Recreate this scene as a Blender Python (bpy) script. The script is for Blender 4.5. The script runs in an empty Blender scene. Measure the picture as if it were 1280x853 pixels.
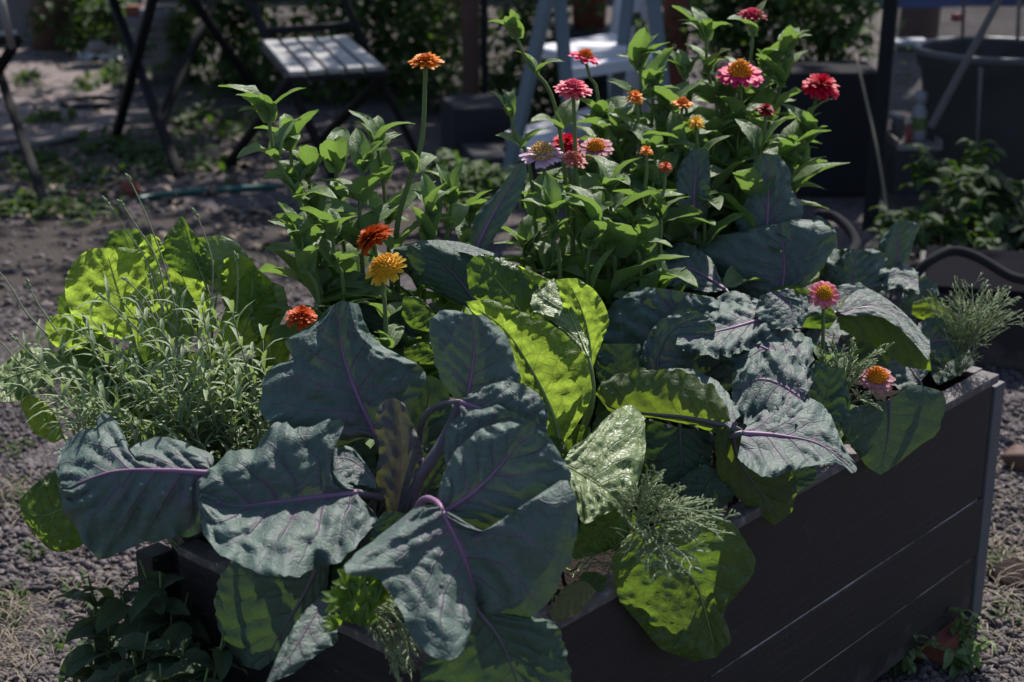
import bpy, math, random
import numpy as np
from mathutils import Vector, Matrix, Quaternion, noise as mnoise

random.seed(7); np.random.seed(7)
sc = bpy.context.scene
COL = sc.collection
rad = math.radians

# ------------------------------------------------------------------ camera
F = 2000.0                        # focal length in pixels of a 1280 x 853 picture
W, H = 1280.0, 853.0
CP = np.array([-1.0073, -0.9744, 1.2436]); YAW = 0.7289; PIT = 0.3218
FW = np.array([math.cos(YAW) * math.cos(PIT), math.sin(YAW) * math.cos(PIT), -math.sin(PIT)])
RT = np.array([math.sin(YAW), -math.cos(YAW), 0.0])
UP = np.cross(RT, FW)
cam = bpy.data.cameras.new('camera'); co = bpy.data.objects.new('camera', cam); COL.objects.link(co)
cam.sensor_width = 36.0; cam.lens = F / W * 36.0; cam.clip_start = 0.05; cam.clip_end = 400
co.matrix_world = Matrix(((RT[0], UP[0], -FW[0], CP[0]), (RT[1], UP[1], -FW[1], CP[1]), (RT[2], UP[2], -FW[2], CP[2]), (0, 0, 0, 1)))
cam.dof.use_dof = True; cam.dof.focus_distance = 1.95; cam.dof.aperture_fstop = 6.3
sc.camera = co

# ------------------------------------------------------------------ light
SUN_AZ = YAW - rad(20); SUN_EL = rad(50)
w = bpy.data.worlds.new("World"); sc.world = w; w.use_nodes = True
nt = w.node_tree; bg = nt.nodes['Background']
sky = nt.nodes.new('ShaderNodeTexSky'); sky.sky_type = 'NISHITA'; sky.sun_disc = False
sky.sun_elevation = SUN_EL; sky.sun_rotation = math.pi / 2 - SUN_AZ
nt.links.new(sky.outputs[0], bg.inputs[0]); bg.inputs[1].default_value = 0.095
sl = bpy.data.lights.new('sun', 'SUN'); sl.energy = 5.0; sl.angle = rad(0.5); sl.color = (1.0, 0.95, 0.88)
so = bpy.data.objects.new('sun', sl); COL.objects.link(so)
sd = Vector((math.cos(SUN_EL) * math.cos(SUN_AZ), math.cos(SUN_EL) * math.sin(SUN_AZ), math.sin(SUN_EL)))
so.rotation_euler = (-sd).to_track_quat('-Z', 'Y').to_euler(); so.location = (0, 0, 6)
sc.view_settings.view_transform = 'Standard'; sc.view_settings.look = 'None'
sc.view_settings.gamma = 1.0; sc.view_settings.exposure = 0.5; sc.view_settings.use_curve_mapping = False
sc.cycles.max_bounces = 8; sc.cycles.transparent_max_bounces = 8

# planter: near corner over the origin, long side +X, short side +Y
PL, PW, PH = 1.2, 0.477, 0.427

# ------------------------------------------------------------------ placing helpers
def P(x, y, d=None, z=None):
    """the point of the place seen at picture point (x, y): at distance d along the view, or at height z"""
    v = FW + RT * ((x - W / 2) / F) - UP * ((y - H / 2) / F)
    if d is None: d = (z - CP[2]) / v[2]
    return CP + v * d
def Pv(x, y, d=None, z=None): return Vector(P(x, y, d, z))

# ------------------------------------------------------------------ objects
class MB:
    def __init__(s): s.v = []; s.f = []; s.uv = None; s.n = 0; s.mi = []
    def add(s, verts, faces, m=0):
        o = s.n; vs = np.asarray(verts, float).reshape(-1, 3)
        s.v.append(vs); s.n += len(vs)
        s.f += [tuple(i + o for i in f) for f in faces]; s.mi += [m] * len(faces)
    def box(s, c, size, rot=None, bev=0.0):
        x, y, z = [k / 2 for k in size]
        if bev <= 0:
            vs = np.array([(a * x, b * y, e * z) for e in (-1, 1) for b in (-1, 1) for a in (-1, 1)], float)
            fs = [(0, 2, 3, 1), (4, 5, 7, 6), (0, 1, 5, 4), (2, 6, 7, 3), (0, 4, 6, 2), (1, 3, 7, 5)]
        else:
            import bmesh
            bm = bmesh.new(); bmesh.ops.create_cube(bm, size=1)
            for v in bm.verts: v.co = Vector((v.co.x * 2 * x, v.co.y * 2 * y, v.co.z * 2 * z))
            bmesh.ops.bevel(bm, geom=list(bm.edges), offset=bev, segments=2, affect='EDGES', profile=0.6)
            bm.verts.index_update()
            vs = np.array([v.co[:] for v in bm.verts]); fs = [tuple(v.index for v in f.verts) for f in bm.faces]; bm.free()
        if rot is not None: vs = vs @ np.array(rot.to_matrix() if hasattr(rot, 'to_matrix') else rot).T
        s.add(vs + np.array(c), fs)
    def bar(s, a, b, wd, ht=None, up=(0, 0, 1), bev=0.0):
        a = Vector(a); b = Vector(b); d = b - a; L = d.length; d.normalize()
        u = Vector(up); sx = d.cross(u)
        if sx.length < 1e-3: sx = d.cross(Vector((1, 0, 0)))
        sx.normalize(); u = sx.cross(d)
        R = Matrix((sx, d, u)).transposed()
        s.box((a + b) / 2, (wd, L, ht or wd), R, bev)
    def tube(s, pts, r, n=6, cap=True, flat=1.0):
        pts = np.asarray(pts, float); k = len(pts); r = np.broadcast_to(np.asarray(r, float), (k,))
        T = np.gradient(pts, axis=0); T /= np.linalg.norm(T, axis=1)[:, None] + 1e-9
        ref = np.array([0, 0, 1.0]) if abs(T[0][2]) < .9 else np.array([1.0, 0, 0])
        a = np.cross(T[0], ref); a /= np.linalg.norm(a); rings = []
        for i in range(k):
            a = a - T[i] * a.dot(T[i]); a /= np.linalg.norm(a) + 1e-9; b = np.cross(T[i], a)
            th = np.arange(n) / n * 2 * math.pi
            rings.append(pts[i] + r[i] * (np.cos(th)[:, None] * a + flat * np.sin(th)[:, None] * b))
        fs = [(i * n + j, i * n + (j + 1) % n, (i + 1) * n + (j + 1) % n, (i + 1) * n + j) for i in range(k - 1) for j in range(n)]
        if cap: fs += [tuple(range(n))[::-1], tuple(range((k - 1) * n, k * n))]
        s.add(np.concatenate(rings), fs)
    def lathe(s, prof, c=(0, 0, 0), n=32, R=None):
        vs = []; k = len(prof)
        for r, z in prof:
            for j in range(n):
                t = j / n * 2 * math.pi; vs.append((r * math.cos(t), r * math.sin(t), z))
        vs = np.array(vs)
        if R is not None: vs = vs @ np.array(R).T
        fs = [(i * n + j, i * n + (j + 1) % n, (i + 1) * n + (j + 1) % n, (i + 1) * n + j) for i in range(k - 1) for j in range(n)]
        s.add(vs + np.array(c), fs)
    def grid(s, pos, flip=False):
        a, b, _ = pos.shape
        fs = [(i * b + j, i * b + j + 1, (i + 1) * b + j + 1, (i + 1) * b + j) for i in range(a - 1) for j in range(b - 1)]
        s.add(pos.reshape(-1, 3), fs)
    def build(s, name, mats, parent=None, smooth=True, uv=None, kind=None):
        me = bpy.data.meshes.new(name)
        v = np.concatenate(s.v) if s.v else np.zeros((0, 3))
        off = np.array(root_loc(parent)) if parent is not None else 0
        me.from_pydata((v - off).tolist(), [], s.f)
        for m in (mats if isinstance(mats, (list, tuple)) else [mats]): me.materials.append(m)
        if len(set(s.mi)) > 1: me.polygons.foreach_set('material_index', s.mi)
        if smooth: me.polygons.foreach_set('use_smooth', [True] * len(me.polygons))
        if uv is not None:
            l = me.uv_layers.new(name='UVMap'); idx = np.zeros(len(me.loops), dtype=np.int32); me.loops.foreach_get('vertex_index', idx)
            l.data.foreach_set('uv', np.asarray(uv)[idx].astype(np.float32).ravel())
        me.update()
        o = bpy.data.objects.new(name, me); COL.objects.link(o)
        if parent is not None: o.parent = parent
        if kind: o['kind'] = kind
        return o
def root_loc(o):
    l = Vector((0, 0, 0))
    while o is not None: l = l + o.location; o = o.parent
    return l
def thing(name, label, cat, loc, group=None):
    o = bpy.data.objects.new(name, None); COL.objects.link(o); o.empty_display_size = .05
    o.location = Vector(loc); o['label'] = label; o['category'] = cat
    if group: o['group'] = group
    return o
def tag(o, label, cat, group=None):
    o['label'] = label; o['category'] = cat
    if group: o['group'] = group
    return o

# ------------------------------------------------------------------ materials
class NT:
    def __init__(s, name):
        s.m = bpy.data.materials.new(name); s.m.use_nodes = True; s.t = s.m.node_tree; s.t.nodes.clear()
    def n(s, typ, **kw):
        nd = s.t.nodes.new(typ)
        for k, v in kw.items():
            if k.startswith('i_'):
                key = k[2:]; key = int(key) if key.isdigit() else key.replace('_', ' '); nd.inputs[key].default_value = v
            else: setattr(nd, k, v)
        return nd
    def l(s, a, b): s.t.links.new(a, b)
    def math(s, op, a, b=None, c=None, clamp=False):
        nd = s.n('ShaderNodeMath', operation=op, use_clamp=clamp)
        for i, x in enumerate((a, b, c)):
            if x is None: continue
            if isinstance(x, (int, float)): nd.inputs[i].default_value = x
            else: s.l(x, nd.inputs[i])
        return nd.outputs[0]
    def mix(s, fac, a, b, blend='MIX'):
        nd = s.n('ShaderNodeMix', data_type='RGBA', blend_type=blend)
        for k, x in ((0, fac), (6, a), (7, b)):
            if isinstance(x, (int, float)): nd.inputs[k].default_value = x
            elif isinstance(x, tuple): nd.inputs[k].default_value = (*x[:3], 1)
            else: s.l(x, nd.inputs[k])
        return nd.outputs[2]
    def noise(s, scale, detail=3, rough=.55, vec=None, typ='noise'):
        nd = s.n('ShaderNodeTexNoise'); nd.inputs['Scale'].default_value = scale; nd.inputs['Detail'].default_value = detail; nd.inputs['Roughness'].default_value = rough
        if vec is None:
            vec = s.n('ShaderNodeNewGeometry').outputs['Position']
        s.l(vec, nd.inputs['Vector']); return nd.outputs['Fac']
    def ramp(s, fac, stops):
        nd = s.n('ShaderNodeValToRGB'); e = nd.color_ramp.elements
        while len(e) > 1: e.remove(e[-1])
        e[0].position = stops[0][0]; e[0].color = (*stops[0][1], 1)
        for p, c in stops[1:]:
            k = e.new(p); k.color = (*c, 1)
        s.l(fac, nd.inputs[0]); return nd.outputs[0]
    def bump(s, h, strength=.5, dist=.01, normal=None):
        nd = s.n('ShaderNodeBump'); nd.inputs['Strength'].default_value = strength; nd.inputs['Distance'].default_value = dist
        s.l(h, nd.inputs['Height'])
        if normal is not None: s.l(normal, nd.inputs['Normal'])
        return nd.outputs[0]
    def out(s, sh):
        o = s.n('ShaderNodeOutputMaterial'); s.l(sh, o.inputs[0]); return s.m
    def bsdf(s, color, rough=.5, spec=.5, normal=None, **kw):
        b = s.n('ShaderNodeBsdfPrincipled')
        for k, x in (('Base Color', color), ('Roughness', rough), ('Specular IOR Level', spec)):
            if isinstance(x, (int, float)): b.inputs[k].default_value = x
            elif isinstance(x, tuple): b.inputs[k].default_value = (*x[:3], 1)
            else: s.l(x, b.inputs[k])
        for k, x in kw.items(): b.inputs[k.replace('_', ' ')].default_value = x
        if normal is not None: s.l(normal, b.inputs['Normal'])
        return b.outputs[0]

def leaf_mat(name, base, base2, trans, tfac, rough=.45, spec=.5, vein=None, veinstr=0.0, nveins=6.5, savoy=0.0, savoy_scale=90, wax=0.0, vw=.05, net=0.0, net_scale=95, holes=0.0):
    t = NT(name)
    uv = t.n('ShaderNodeUVMap').outputs[0]
    sep = t.n('ShaderNodeSeparateXYZ'); t.l(uv, sep.inputs[0])
    pos = t.n('ShaderNodeNewGeometry').outputs['Position']
    n1 = t.noise(22, 4, .6, pos); n2 = t.noise(140, 3, .6, pos)
    wob = t.math('MULTIPLY', t.math('SUBTRACT', t.noise(30, 2, .5, pos), .5), .5)
    u = t.math('ABSOLUTE', t.math('MULTIPLY_ADD', sep.outputs[0], 2.0, -1.0))
    v = sep.outputs[1]
    ph = t.math('ADD', t.math('SUBTRACT', t.math('MULTIPLY', v, nveins), t.math('MULTIPLY', t.math('POWER', u, .8), 2.0)), wob)
    fr = t.math('ABSOLUTE', t.math('SUBTRACT', t.math('FRACT', t.math('ADD', ph, 40.5)), .5))
    lw = t.math('MULTIPLY', t.math('SUBTRACT', 1.25, u), vw)
    lat = t.math('SUBTRACT', 1.0, t.math('DIVIDE', fr, lw), clamp=True)
    mw = t.math('MULTIPLY', t.math('SUBTRACT', 1.12, v), vw * 1.3)
    mid = t.math('SUBTRACT', 1.0, t.math('DIVIDE', u, mw), clamp=True)
    fade = t.math('MULTIPLY', lat, t.math('SUBTRACT', 1.0, t.math('MULTIPLY', u, .75)))
    ve = t.math('MAXIMUM', fade, mid)
    # fine net of small veins
    vor = t.n('ShaderNodeTexVoronoi', feature='SMOOTH_F1'); vor.inputs['Scale'].default_value = savoy_scale
    wn = t.n('ShaderNodeTexNoise'); wn.inputs['Scale'].default_value = 25; t.l(pos, wn.inputs['Vector'])
    wm = t.n('ShaderNodeMix', data_type='VECTOR'); wm.inputs[0].default_value = .03
    t.l(pos, wm.inputs[4]); t.l(wn.outputs['Color'], wm.inputs[5]); t.l(wm.outputs[1], vor.inputs['Vector'])
    edge = t.math('SUBTRACT', 1.0, t.math('MULTIPLY', vor.outputs['Distance'], 1.1), clamp=True)
    ve2 = t.n('ShaderNodeTexVoronoi', feature='DISTANCE_TO_EDGE'); ve2.inputs['Scale'].default_value = net_scale; t.l(wm.outputs[1], ve2.inputs['Vector'])
    line = t.math('SUBTRACT', 1.0, t.math('MULTIPLY', ve2.outputs['Distance'], 7.0), clamp=True)
    ve3 = t.n('ShaderNodeTexVoronoi', feature='DISTANCE_TO_EDGE'); ve3.inputs['Scale'].default_value = net_scale * 2.6; t.l(wm.outputs[1], ve3.inputs['Vector'])
    line2 = t.math('SUBTRACT', 1.0, t.math('MULTIPLY', ve3.outputs['Distance'], 6.0), clamp=True)
    line = t.math('MAXIMUM', line, t.math('MULTIPLY', line2, .5))
    c = t.mix(n1, base, base2)
    if net: c = t.mix(t.math('MULTIPLY', line, net * .4), c, tuple(k * .55 for k in base))
    blot = t.math('MULTIPLY', t.math('SUBTRACT', t.noise(60, 4, .65, pos), .60), 6.0, clamp=True)
    c = t.mix(t.math('MULTIPLY', blot, .35), c, tuple(min(1, k * 1.5 + .01) for k in base2))
    c = t.mix(t.math('MULTIPLY', t.math('SUBTRACT', n2, .35), .35, clamp=True), c, tuple(min(1, k * 1.7) for k in base))
    if vein is not None and net and veinstr > .7:
        ve4 = t.n('ShaderNodeTexVoronoi', feature='DISTANCE_TO_EDGE'); ve4.inputs['Scale'].default_value = net_scale * .45; t.l(wm.outputs[1], ve4.inputs['Vector'])
        l4 = t.math('SUBTRACT', 1.0, t.math('MULTIPLY', ve4.outputs['Distance'], 16.0), clamp=True)
        near = t.math('SUBTRACT', 1.0, t.math('MULTIPLY_ADD', v, .55, t.math('MULTIPLY', u, .55)), clamp=True)
        c = t.mix(t.math('MULTIPLY', t.math('MULTIPLY', l4, near), .36), c, vein)
        c = t.mix(t.math('MULTIPLY', t.math('POWER', near, 4.0), .20), c, tuple(k * .7 + .02 for k in vein))
    if vein is not None: c = t.mix(t.math('MULTIPLY', ve, veinstr), c, vein)
    hgt = t.math('MULTIPLY', edge, savoy) if savoy else t.math('MULTIPLY', n2, .0)
    hgt = t.math('SUBTRACT', hgt, t.math('MULTIPLY', ve, .6))
    hgt = t.math('ADD', hgt, t.math('MULTIPLY', n2, .16))
    hgt = t.math('ADD', hgt, t.math('MULTIPLY', n1, .8))
    if net: hgt = t.math('SUBTRACT', hgt, t.math('MULTIPLY', line, net * .16))
    nb = t.bump(hgt, .6, .006)
    rg = t.math('MULTIPLY_ADD', n2, .35, rough - .17)
    p = t.bsdf(c, rg, spec, nb, **({'Sheen_Weight': wax, 'Sheen_Roughness': .4} if wax else {}))
    tr = t.n('ShaderNodeBsdfTranslucent')
    tc = t.mix(n1, trans, tuple(k * .78 for k in trans))
    if vein is not None: tc = t.mix(t.math('MULTIPLY', ve, .55), tc, tuple(k * .6 for k in vein))
    if net: tc = t.mix(t.math('MULTIPLY', line, net * .55), tc, tuple(k * .35 for k in trans))
    if savoy: tc = t.mix(t.math('MULTIPLY', t.math('SUBTRACT', 1.0, edge), .22), tc, tuple(k * .45 for k in trans))
    t.l(tc, tr.inputs[0])
    if savoy > .5: t.l(t.bump(hgt, .3, .004), tr.inputs['Normal'])
    mx = t.n('ShaderNodeMixShader'); mx.inputs[0].default_value = tfac; t.l(p, mx.inputs[1]); t.l(tr.outputs[0], mx.inputs[2])
    if holes:
        hm = t.math('GREATER_THAN', t.noise(26, 1.5, .4, pos), holes); tp = t.n('ShaderNodeBsdfTransparent'); m2 = t.n('ShaderNodeMixShader')
        t.l(hm, m2.inputs[0]); t.l(mx.outputs[0], m2.inputs[1]); t.l(tp.outputs[0], m2.inputs[2]); return t.out(m2.outputs[0])
    return t.out(mx.outputs[0])

M = {}
PURPLE = (0.27, 0.09, 0.235)
M['cab'] = leaf_mat('cabbage_leaf', (0.100, 0.146, 0.128), (0.070, 0.110, 0.094), (0.09, 0.16, 0.02), .14, .62, .36, PURPLE, .85, 6.0, .15, 60, .0, .05, net=.8, net_scale=70, holes=.80)
M['cabd'] = leaf_mat('cabbage_leaf_green', (0.070, 0.110, 0.085), (0.05, 0.085, 0.06), (0.10, 0.18, 0.02), .2, .6, .3, (0.12, 0.09, 0.10), .6, 6.0, .15, 60, net=.7, net_scale=70, holes=.80)
M['cabg'] = leaf_mat('cabbage_underside', (0.10, 0.135, 0.06), (0.08, 0.12, 0.05), (0.28, 0.42, 0.025), .5, .5, .35, (0.10, 0.05, 0.06), .7, 6.0, .15, 70, net=.7, net_scale=80)
M['cabp'] = leaf_mat('cabbage_leaf_mauve', (0.12, 0.115, 0.125), (0.09, 0.09, 0.095), (0.16, 0.17, 0.03), .22, .6, .3, PURPLE, .8, 6.0, .15, 60, net=.7, net_scale=80, holes=.78)
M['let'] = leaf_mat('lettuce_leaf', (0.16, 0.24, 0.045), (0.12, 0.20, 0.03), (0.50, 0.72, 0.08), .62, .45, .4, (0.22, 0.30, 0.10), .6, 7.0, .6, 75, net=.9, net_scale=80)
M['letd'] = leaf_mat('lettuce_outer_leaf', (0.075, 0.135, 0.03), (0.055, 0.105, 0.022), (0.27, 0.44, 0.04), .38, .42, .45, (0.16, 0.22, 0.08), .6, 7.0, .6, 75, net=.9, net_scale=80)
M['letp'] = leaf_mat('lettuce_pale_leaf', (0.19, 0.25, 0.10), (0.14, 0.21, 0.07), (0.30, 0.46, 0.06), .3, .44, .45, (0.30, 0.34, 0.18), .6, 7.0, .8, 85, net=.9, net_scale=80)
M['zin'] = leaf_mat('zinnia_leaf', (0.150, 0.220, 0.095), (0.110, 0.175, 0.068), (0.27, 0.45, 0.075), .36, .5, .45, (0.15, 0.21, 0.09), .5, 5.0, 0, 160, vw=.035, net=.5, net_scale=170)
M['lav'] = leaf_mat('lavender_leaf', (0.31, 0.375, 0.23), (0.22, 0.29, 0.15), (0.32, 0.46, 0.10), .34, .55, .35)
M['weed'] = leaf_mat('weed_leaf', (0.055, 0.085, 0.045), (0.04, 0.065, 0.035), (0.12, 0.19, 0.03), .25, .65, .2, (0.09, 0.12, 0.06), .5, 5.0, .0, 120)
M['bush'] = leaf_mat('shrub_leaf', (0.055, 0.092, 0.032), (0.038, 0.068, 0.022), (0.13, 0.25, 0.02), .3, .62, .2)
M['feath'] = leaf_mat('feathery_leaf', (0.34, 0.40, 0.24), (0.26, 0.34, 0.17), (0.25, 0.38, 0.06), .3, .5, .4)
M['pars'] = leaf_mat('parsley_leaf', (0.12, 0.21, 0.04), (0.09, 0.165, 0.03), (0.36, 0.55, 0.03), .4, .4, .5, (0.16, 0.24, 0.08), .5, 5.0, .2, 150)

def simple(name, c, c2=None, scale=30, rough=.6, spec=.4, bump=.0, bscale=120, metallic=0.0):
    t = NT(name); n = t.noise(scale, 5, .6)
    col = t.mix(n, c, c2 or tuple(k * .7 for k in c))
    nb = t.bump(t.noise(bscale, 4, .6), .5, bump) if bump else None
    return t.out(t.bsdf(col, rough, spec, nb, Metallic=metallic))
M['rib'] = simple('purple_rib', (0.30, 0.13, 0.26), (0.20, 0.13, 0.20), 40, .55)
M['ribg'] = simple('pale_rib', (0.22, 0.28, 0.11), (0.17, 0.24, 0.07), 40, .4)
M['ribd'] = simple('grey_purple_rib', (0.12, 0.085, 0.13), (0.09, 0.10, 0.10), 40, .45)
M['stem'] = simple('zinnia_stem', (0.12, 0.17, 0.05), (0.09, 0.13, 0.035), 60, .55, .3, .001, 400)
M['lstem'] = simple('lavender_stem', (0.20, 0.23, 0.15), (0.13, 0.16, 0.09), 60, .6, .3)
M['litter'] = simple('fallen_leaf', (0.26, 0.19, 0.15), (0.10, 0.07, 0.05), 14, .7, .3)
M['film'] = simple('black_film', (0.010, 0.010, 0.013), (0.016, 0.015, 0.018), 9, 1.0, .0)
M['dry'] = simple('dry_stem', (0.25, 0.21, 0.15), (0.14, 0.11, 0.08), 60, .7, .3)
M['black'] = simple('black_metal', (0.012, 0.012, 0.014), (0.02, 0.019, 0.02), 40, .7, .12)
M['grey'] = simple('grey_paint', (0.34, 0.325, 0.32), (0.26, 0.25, 0.25), 20, .55, .4)
M['white'] = simple('white_paint', (0.62, 0.61, 0.66), (0.50, 0.49, 0.54), 15, .5, .4)
M['bluegrey'] = simple('blue_grey_paint', (0.10, 0.145, 0.175), (0.11, 0.115, 0.13), 25, .5, .4)
M['terra'] = simple('terracotta', (0.20, 0.065, 0.045), (0.14, 0.05, 0.04), 25, .75, .2)
M['brown'] = simple('brown_wood', (0.12, 0.065, 0.05), (0.085, 0.045, 0.04), 18, .7, .25)
M['stone'] = simple('grey_stone', (0.17, 0.165, 0.18), (0.11, 0.105, 0.115), 9, .85, .2, .004, 60)
M['pot'] = simple('dark_plastic', (0.018, 0.018, 0.022), (0.028, 0.027, 0.032), 12, .85, .05)
M['potr'] = simple('grey_blue_plastic', (0.10, 0.11, 0.13), (0.065, 0.07, 0.085), 12, .4, .5)
M['blue'] = simple('blue_tarp', (0.04, 0.075, 0.26), (0.025, 0.05, 0.18), 10, .5, .4)
M['hose'] = simple('teal_hose', (0.01, 0.10, 0.085), (0.008, 0.08, 0.07), 20, .4, .5)
M['slate'] = simple('slate_grey', (0.040, 0.039, 0.046), (0.026, 0.026, 0.031), 8, .8, .15, .003, 60)
M['wood'] = simple('weathered_lath', (0.21, 0.19, 0.18), (0.15, 0.135, 0.125), 30, .7, .3)
M['pink'] = simple('pale_pink_tray', (0.42, 0.34, 0.33), (0.34, 0.27, 0.26), 20, .6, .3)
M['limeg'] = simple('lime_label', (0.22, 0.34, 0.05), None, 20, .5, .4)
M['redp'] = simple('red_plastic', (0.42, 0.06, 0.06), None, 20, .4, .5)
M['olive'] = simple('decayed_leaf', (0.15, 0.13, 0.04), (0.09, 0.09, 0.03), 60, .6, .3)

def glass_mat():
    t = NT('greenhouse_pane')
    tr = t.n('ShaderNodeBsdfTransparent'); tr.inputs[0].default_value = (.84, .85, .86, 1)
    p = t.bsdf((.20, .195, .195), .45, .15)
    mx = t.n('ShaderNodeMixShader'); t.l(t.math('MULTIPLY_ADD', t.noise(7, 4, .6), .10, .035), mx.inputs[0])
    t.l(tr.outputs[0], mx.inputs[1]); t.l(p, mx.inputs[2]); return t.out(mx.outputs[0])
M['glass'] = glass_mat()

def board_mat():
    t = NT('dark_stained_board')
    tc = t.n('ShaderNodeNewGeometry').outputs['Position']
    mp = t.n('ShaderNodeMapping'); mp.inputs['Scale'].default_value = (1.2, 1.2, 38); t.l(tc, mp.inputs[0])
    g = t.noise(3.0, 6, .65, mp.outputs[0]); n = t.noise(6, 4, .6); fine = t.noise(260, 3, .6)
    c = t.mix(n, (0.0125, 0.0105, 0.013), (0.020, 0.0165, 0.0195))
    c = t.mix(t.math('MULTIPLY', t.math('SUBTRACT', g, .54), 2.2, clamp=True), c, (0.045, 0.038, 0.040))
    c = t.mix(t.math('MULTIPLY', t.math('SUBTRACT', .42, g), 4.0, clamp=True), c, (0.007, 0.006, 0.008))
    sx = t.n('ShaderNodeSeparateXYZ'); t.l(tc, sx.inputs[0])
    low = t.math('MULTIPLY', t.math('SUBTRACT', t.noise(14, 5, .7), t.math('MULTIPLY_ADD', sx.outputs[2], 2.2, .36)), 5.0, clamp=True)
    c = t.mix(t.math('MULTIPLY', low, .6), c, (0.085, 0.070, 0.066))
    scf = t.math('MULTIPLY', t.math('SUBTRACT', t.noise(5, 6, .75), .60), 6.0, clamp=True)
    c = t.mix(t.math('MULTIPLY', scf, .35), c, (0.09, 0.08, 0.082))
    sp = t.math('GREATER_THAN', t.noise(75, 2, .5), .76)
    c = t.mix(t.math('MULTIPLY', sp, .5), c, (0.16, 0.15, 0.15))
    h = t.math('ADD', t.math('MULTIPLY', g, .7), t.math('MULTIPLY', fine, .3))
    return t.out(t.bsdf(c, .62, .35, t.bump(h, .55, .004)))
M['board'] = board_mat()
def rim_mat():
    t = NT('worn_board_top'); g = t.noise(55, 5, .7); n = t.noise(12, 3, .6)
    c = t.mix(n, (0.07, 0.055, 0.06), (0.11, 0.095, 0.10))
    c = t.mix(t.math('MULTIPLY', t.math('SUBTRACT', g, .5), 3.0, clamp=True), c, (0.30, 0.27, 0.28))
    return t.out(t.bsdf(c, .7, .3, t.bump(g, .6, .004)))
M['rim'] = rim_mat()
M['post'] = simple('grey_corner_post', (0.12, 0.12, 0.135), (0.07, 0.07, 0.08), 30, .65, .3, .002, 90)
def strip_mat():
    t = NT('bare_wood_gap'); n = t.math('MULTIPLY', t.math('SUBTRACT', t.noise(6, 5, .7), .40), 5.0, clamp=True)
    return t.out(t.bsdf(t.mix(n, (0.02, 0.017, 0.02), (0.38, 0.34, 0.32)), .75, .25))
M['strip'] = strip_mat()
def soil_mat():
    t = NT('dark_compost'); n = t.noise(45, 6, .7); n2 = t.noise(230, 3, .6)
    c = t.ramp(n, [(.3, (0.012, 0.009, 0.009)), (.6, (0.040, 0.026, 0.024)), (.8, (0.085, 0.055, 0.05))])
    return t.out(t.bsdf(c, .9, .15, t.bump(t.math('ADD', n, t.math('MULTIPLY', n2, .4)), .9, .02)))
M['soil'] = soil_mat()

def ground_mat():
    t = NT('gravel_and_earth')
    pos = t.n('ShaderNodeNewGeometry').outputs['Position']
    big = t.noise(1.1, 4, .6, pos); mid = t.noise(7, 4, .6, pos); fine = t.noise(120, 3, .6, pos)
    v = t.n('ShaderNodeTexVoronoi'); v.inputs['Scale'].default_value = 95; t.l(pos, v.inputs['Vector'])
    v2 = t.n('ShaderNodeTexVoronoi', feature='DISTANCE_TO_EDGE'); v2.inputs['Scale'].default_value = 95; t.l(pos, v2.inputs['Vector'])
    sv = t.n('ShaderNodeSeparateColor'); t.l(v.outputs['Color'], sv.inputs[0])
    peb = t.ramp(sv.outputs[0], [(0, (0.07, 0.058, 0.07)), (.5, (0.11, 0.090, 0.095)), (.8, (0.16, 0.133, 0.135)), (1, (0.28, 0.25, 0.25))])
    earth = t.ramp(mid, [(.3, (0.04, 0.031, 0.030)), (.6, (0.095, 0.075, 0.070)), (.85, (0.17, 0.135, 0.12))])
    f = t.math('MULTIPLY', t.math('SUBTRACT', big, .42), 4.0, clamp=True)
    c = t.mix(f, peb, earth)
    moss = t.math('MULTIPLY', t.math('SUBTRACT', t.noise(2.3, 5, .65, pos), .55), 5.0, clamp=True)
    c = t.mix(t.math('MULTIPLY', moss, .6), c, (0.055, 0.065, 0.028))
    h = t.math('ADD', t.math('MULTIPLY', v2.outputs['Distance'], 2.0), t.math('MULTIPLY', fine, .4))
    return t.out(t.bsdf(c, .85, .25, t.bump(h, .9, .012)))
M['ground'] = ground_mat()
def peb_mat():
    t = NT('pebbles'); a = t.n('ShaderNodeAttribute', attribute_name='tone')
    c = t.ramp(a.outputs['Fac'], [(0, (0.07, 0.058, 0.07)), (.4, (0.13, 0.107, 0.112)), (.7, (0.22, 0.185, 0.185)), (.9, (0.31, 0.235, 0.22)), (1, (0.6, 0.57, 0.57))])
    c = t.mix(t.noise(300, 3, .6), c, (0.05, 0.042, 0.045))
    return t.out(t.bsdf(c, .75, .3, t.bump(t.noise(600, 3, .6), .4, .002)))
M['peb'] = peb_mat()
M['path'] = simple('painted_shade', (0.030, 0.025, 0.025), (0.066, 0.053, 0.048), 9, .9, .15, .012, 90)  # dark colour stands in for the shadow band on the ground
M['slab'] = simple('worn_paving', (0.21, 0.17, 0.165), (0.12, 0.10, 0.10), 4, .85, .2, .004, 80)

PET = {}
def petal_mat(name, c, tip=None, trans=.3):
    if name in PET: return PET[name]
    t = NT(name + '_petals'); n = t.noise(120, 3, .6)
    uv = t.n('ShaderNodeUVMap').outputs[0]; sep = t.n('ShaderNodeSeparateXYZ'); t.l(uv, sep.inputs[0])
    col = t.mix(sep.outputs[1], c, tip or c)
    col = t.mix(t.math('MULTIPLY', n, .5), col, tuple(k * .6 for k in c))
    p = t.bsdf(col, .55, .3, t.bump(t.noise(500, 2, .5), .4, .001))
    tr = t.n('ShaderNodeBsdfTranslucent'); t.l(col, tr.inputs[0])
    mx = t.n('ShaderNodeMixShader'); mx.inputs[0].default_value = trans; t.l(p, mx.inputs[1]); t.l(tr.outputs[0], mx.inputs[2])
    PET[name] = t.out(mx.outputs[0]); return PET[name]

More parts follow.
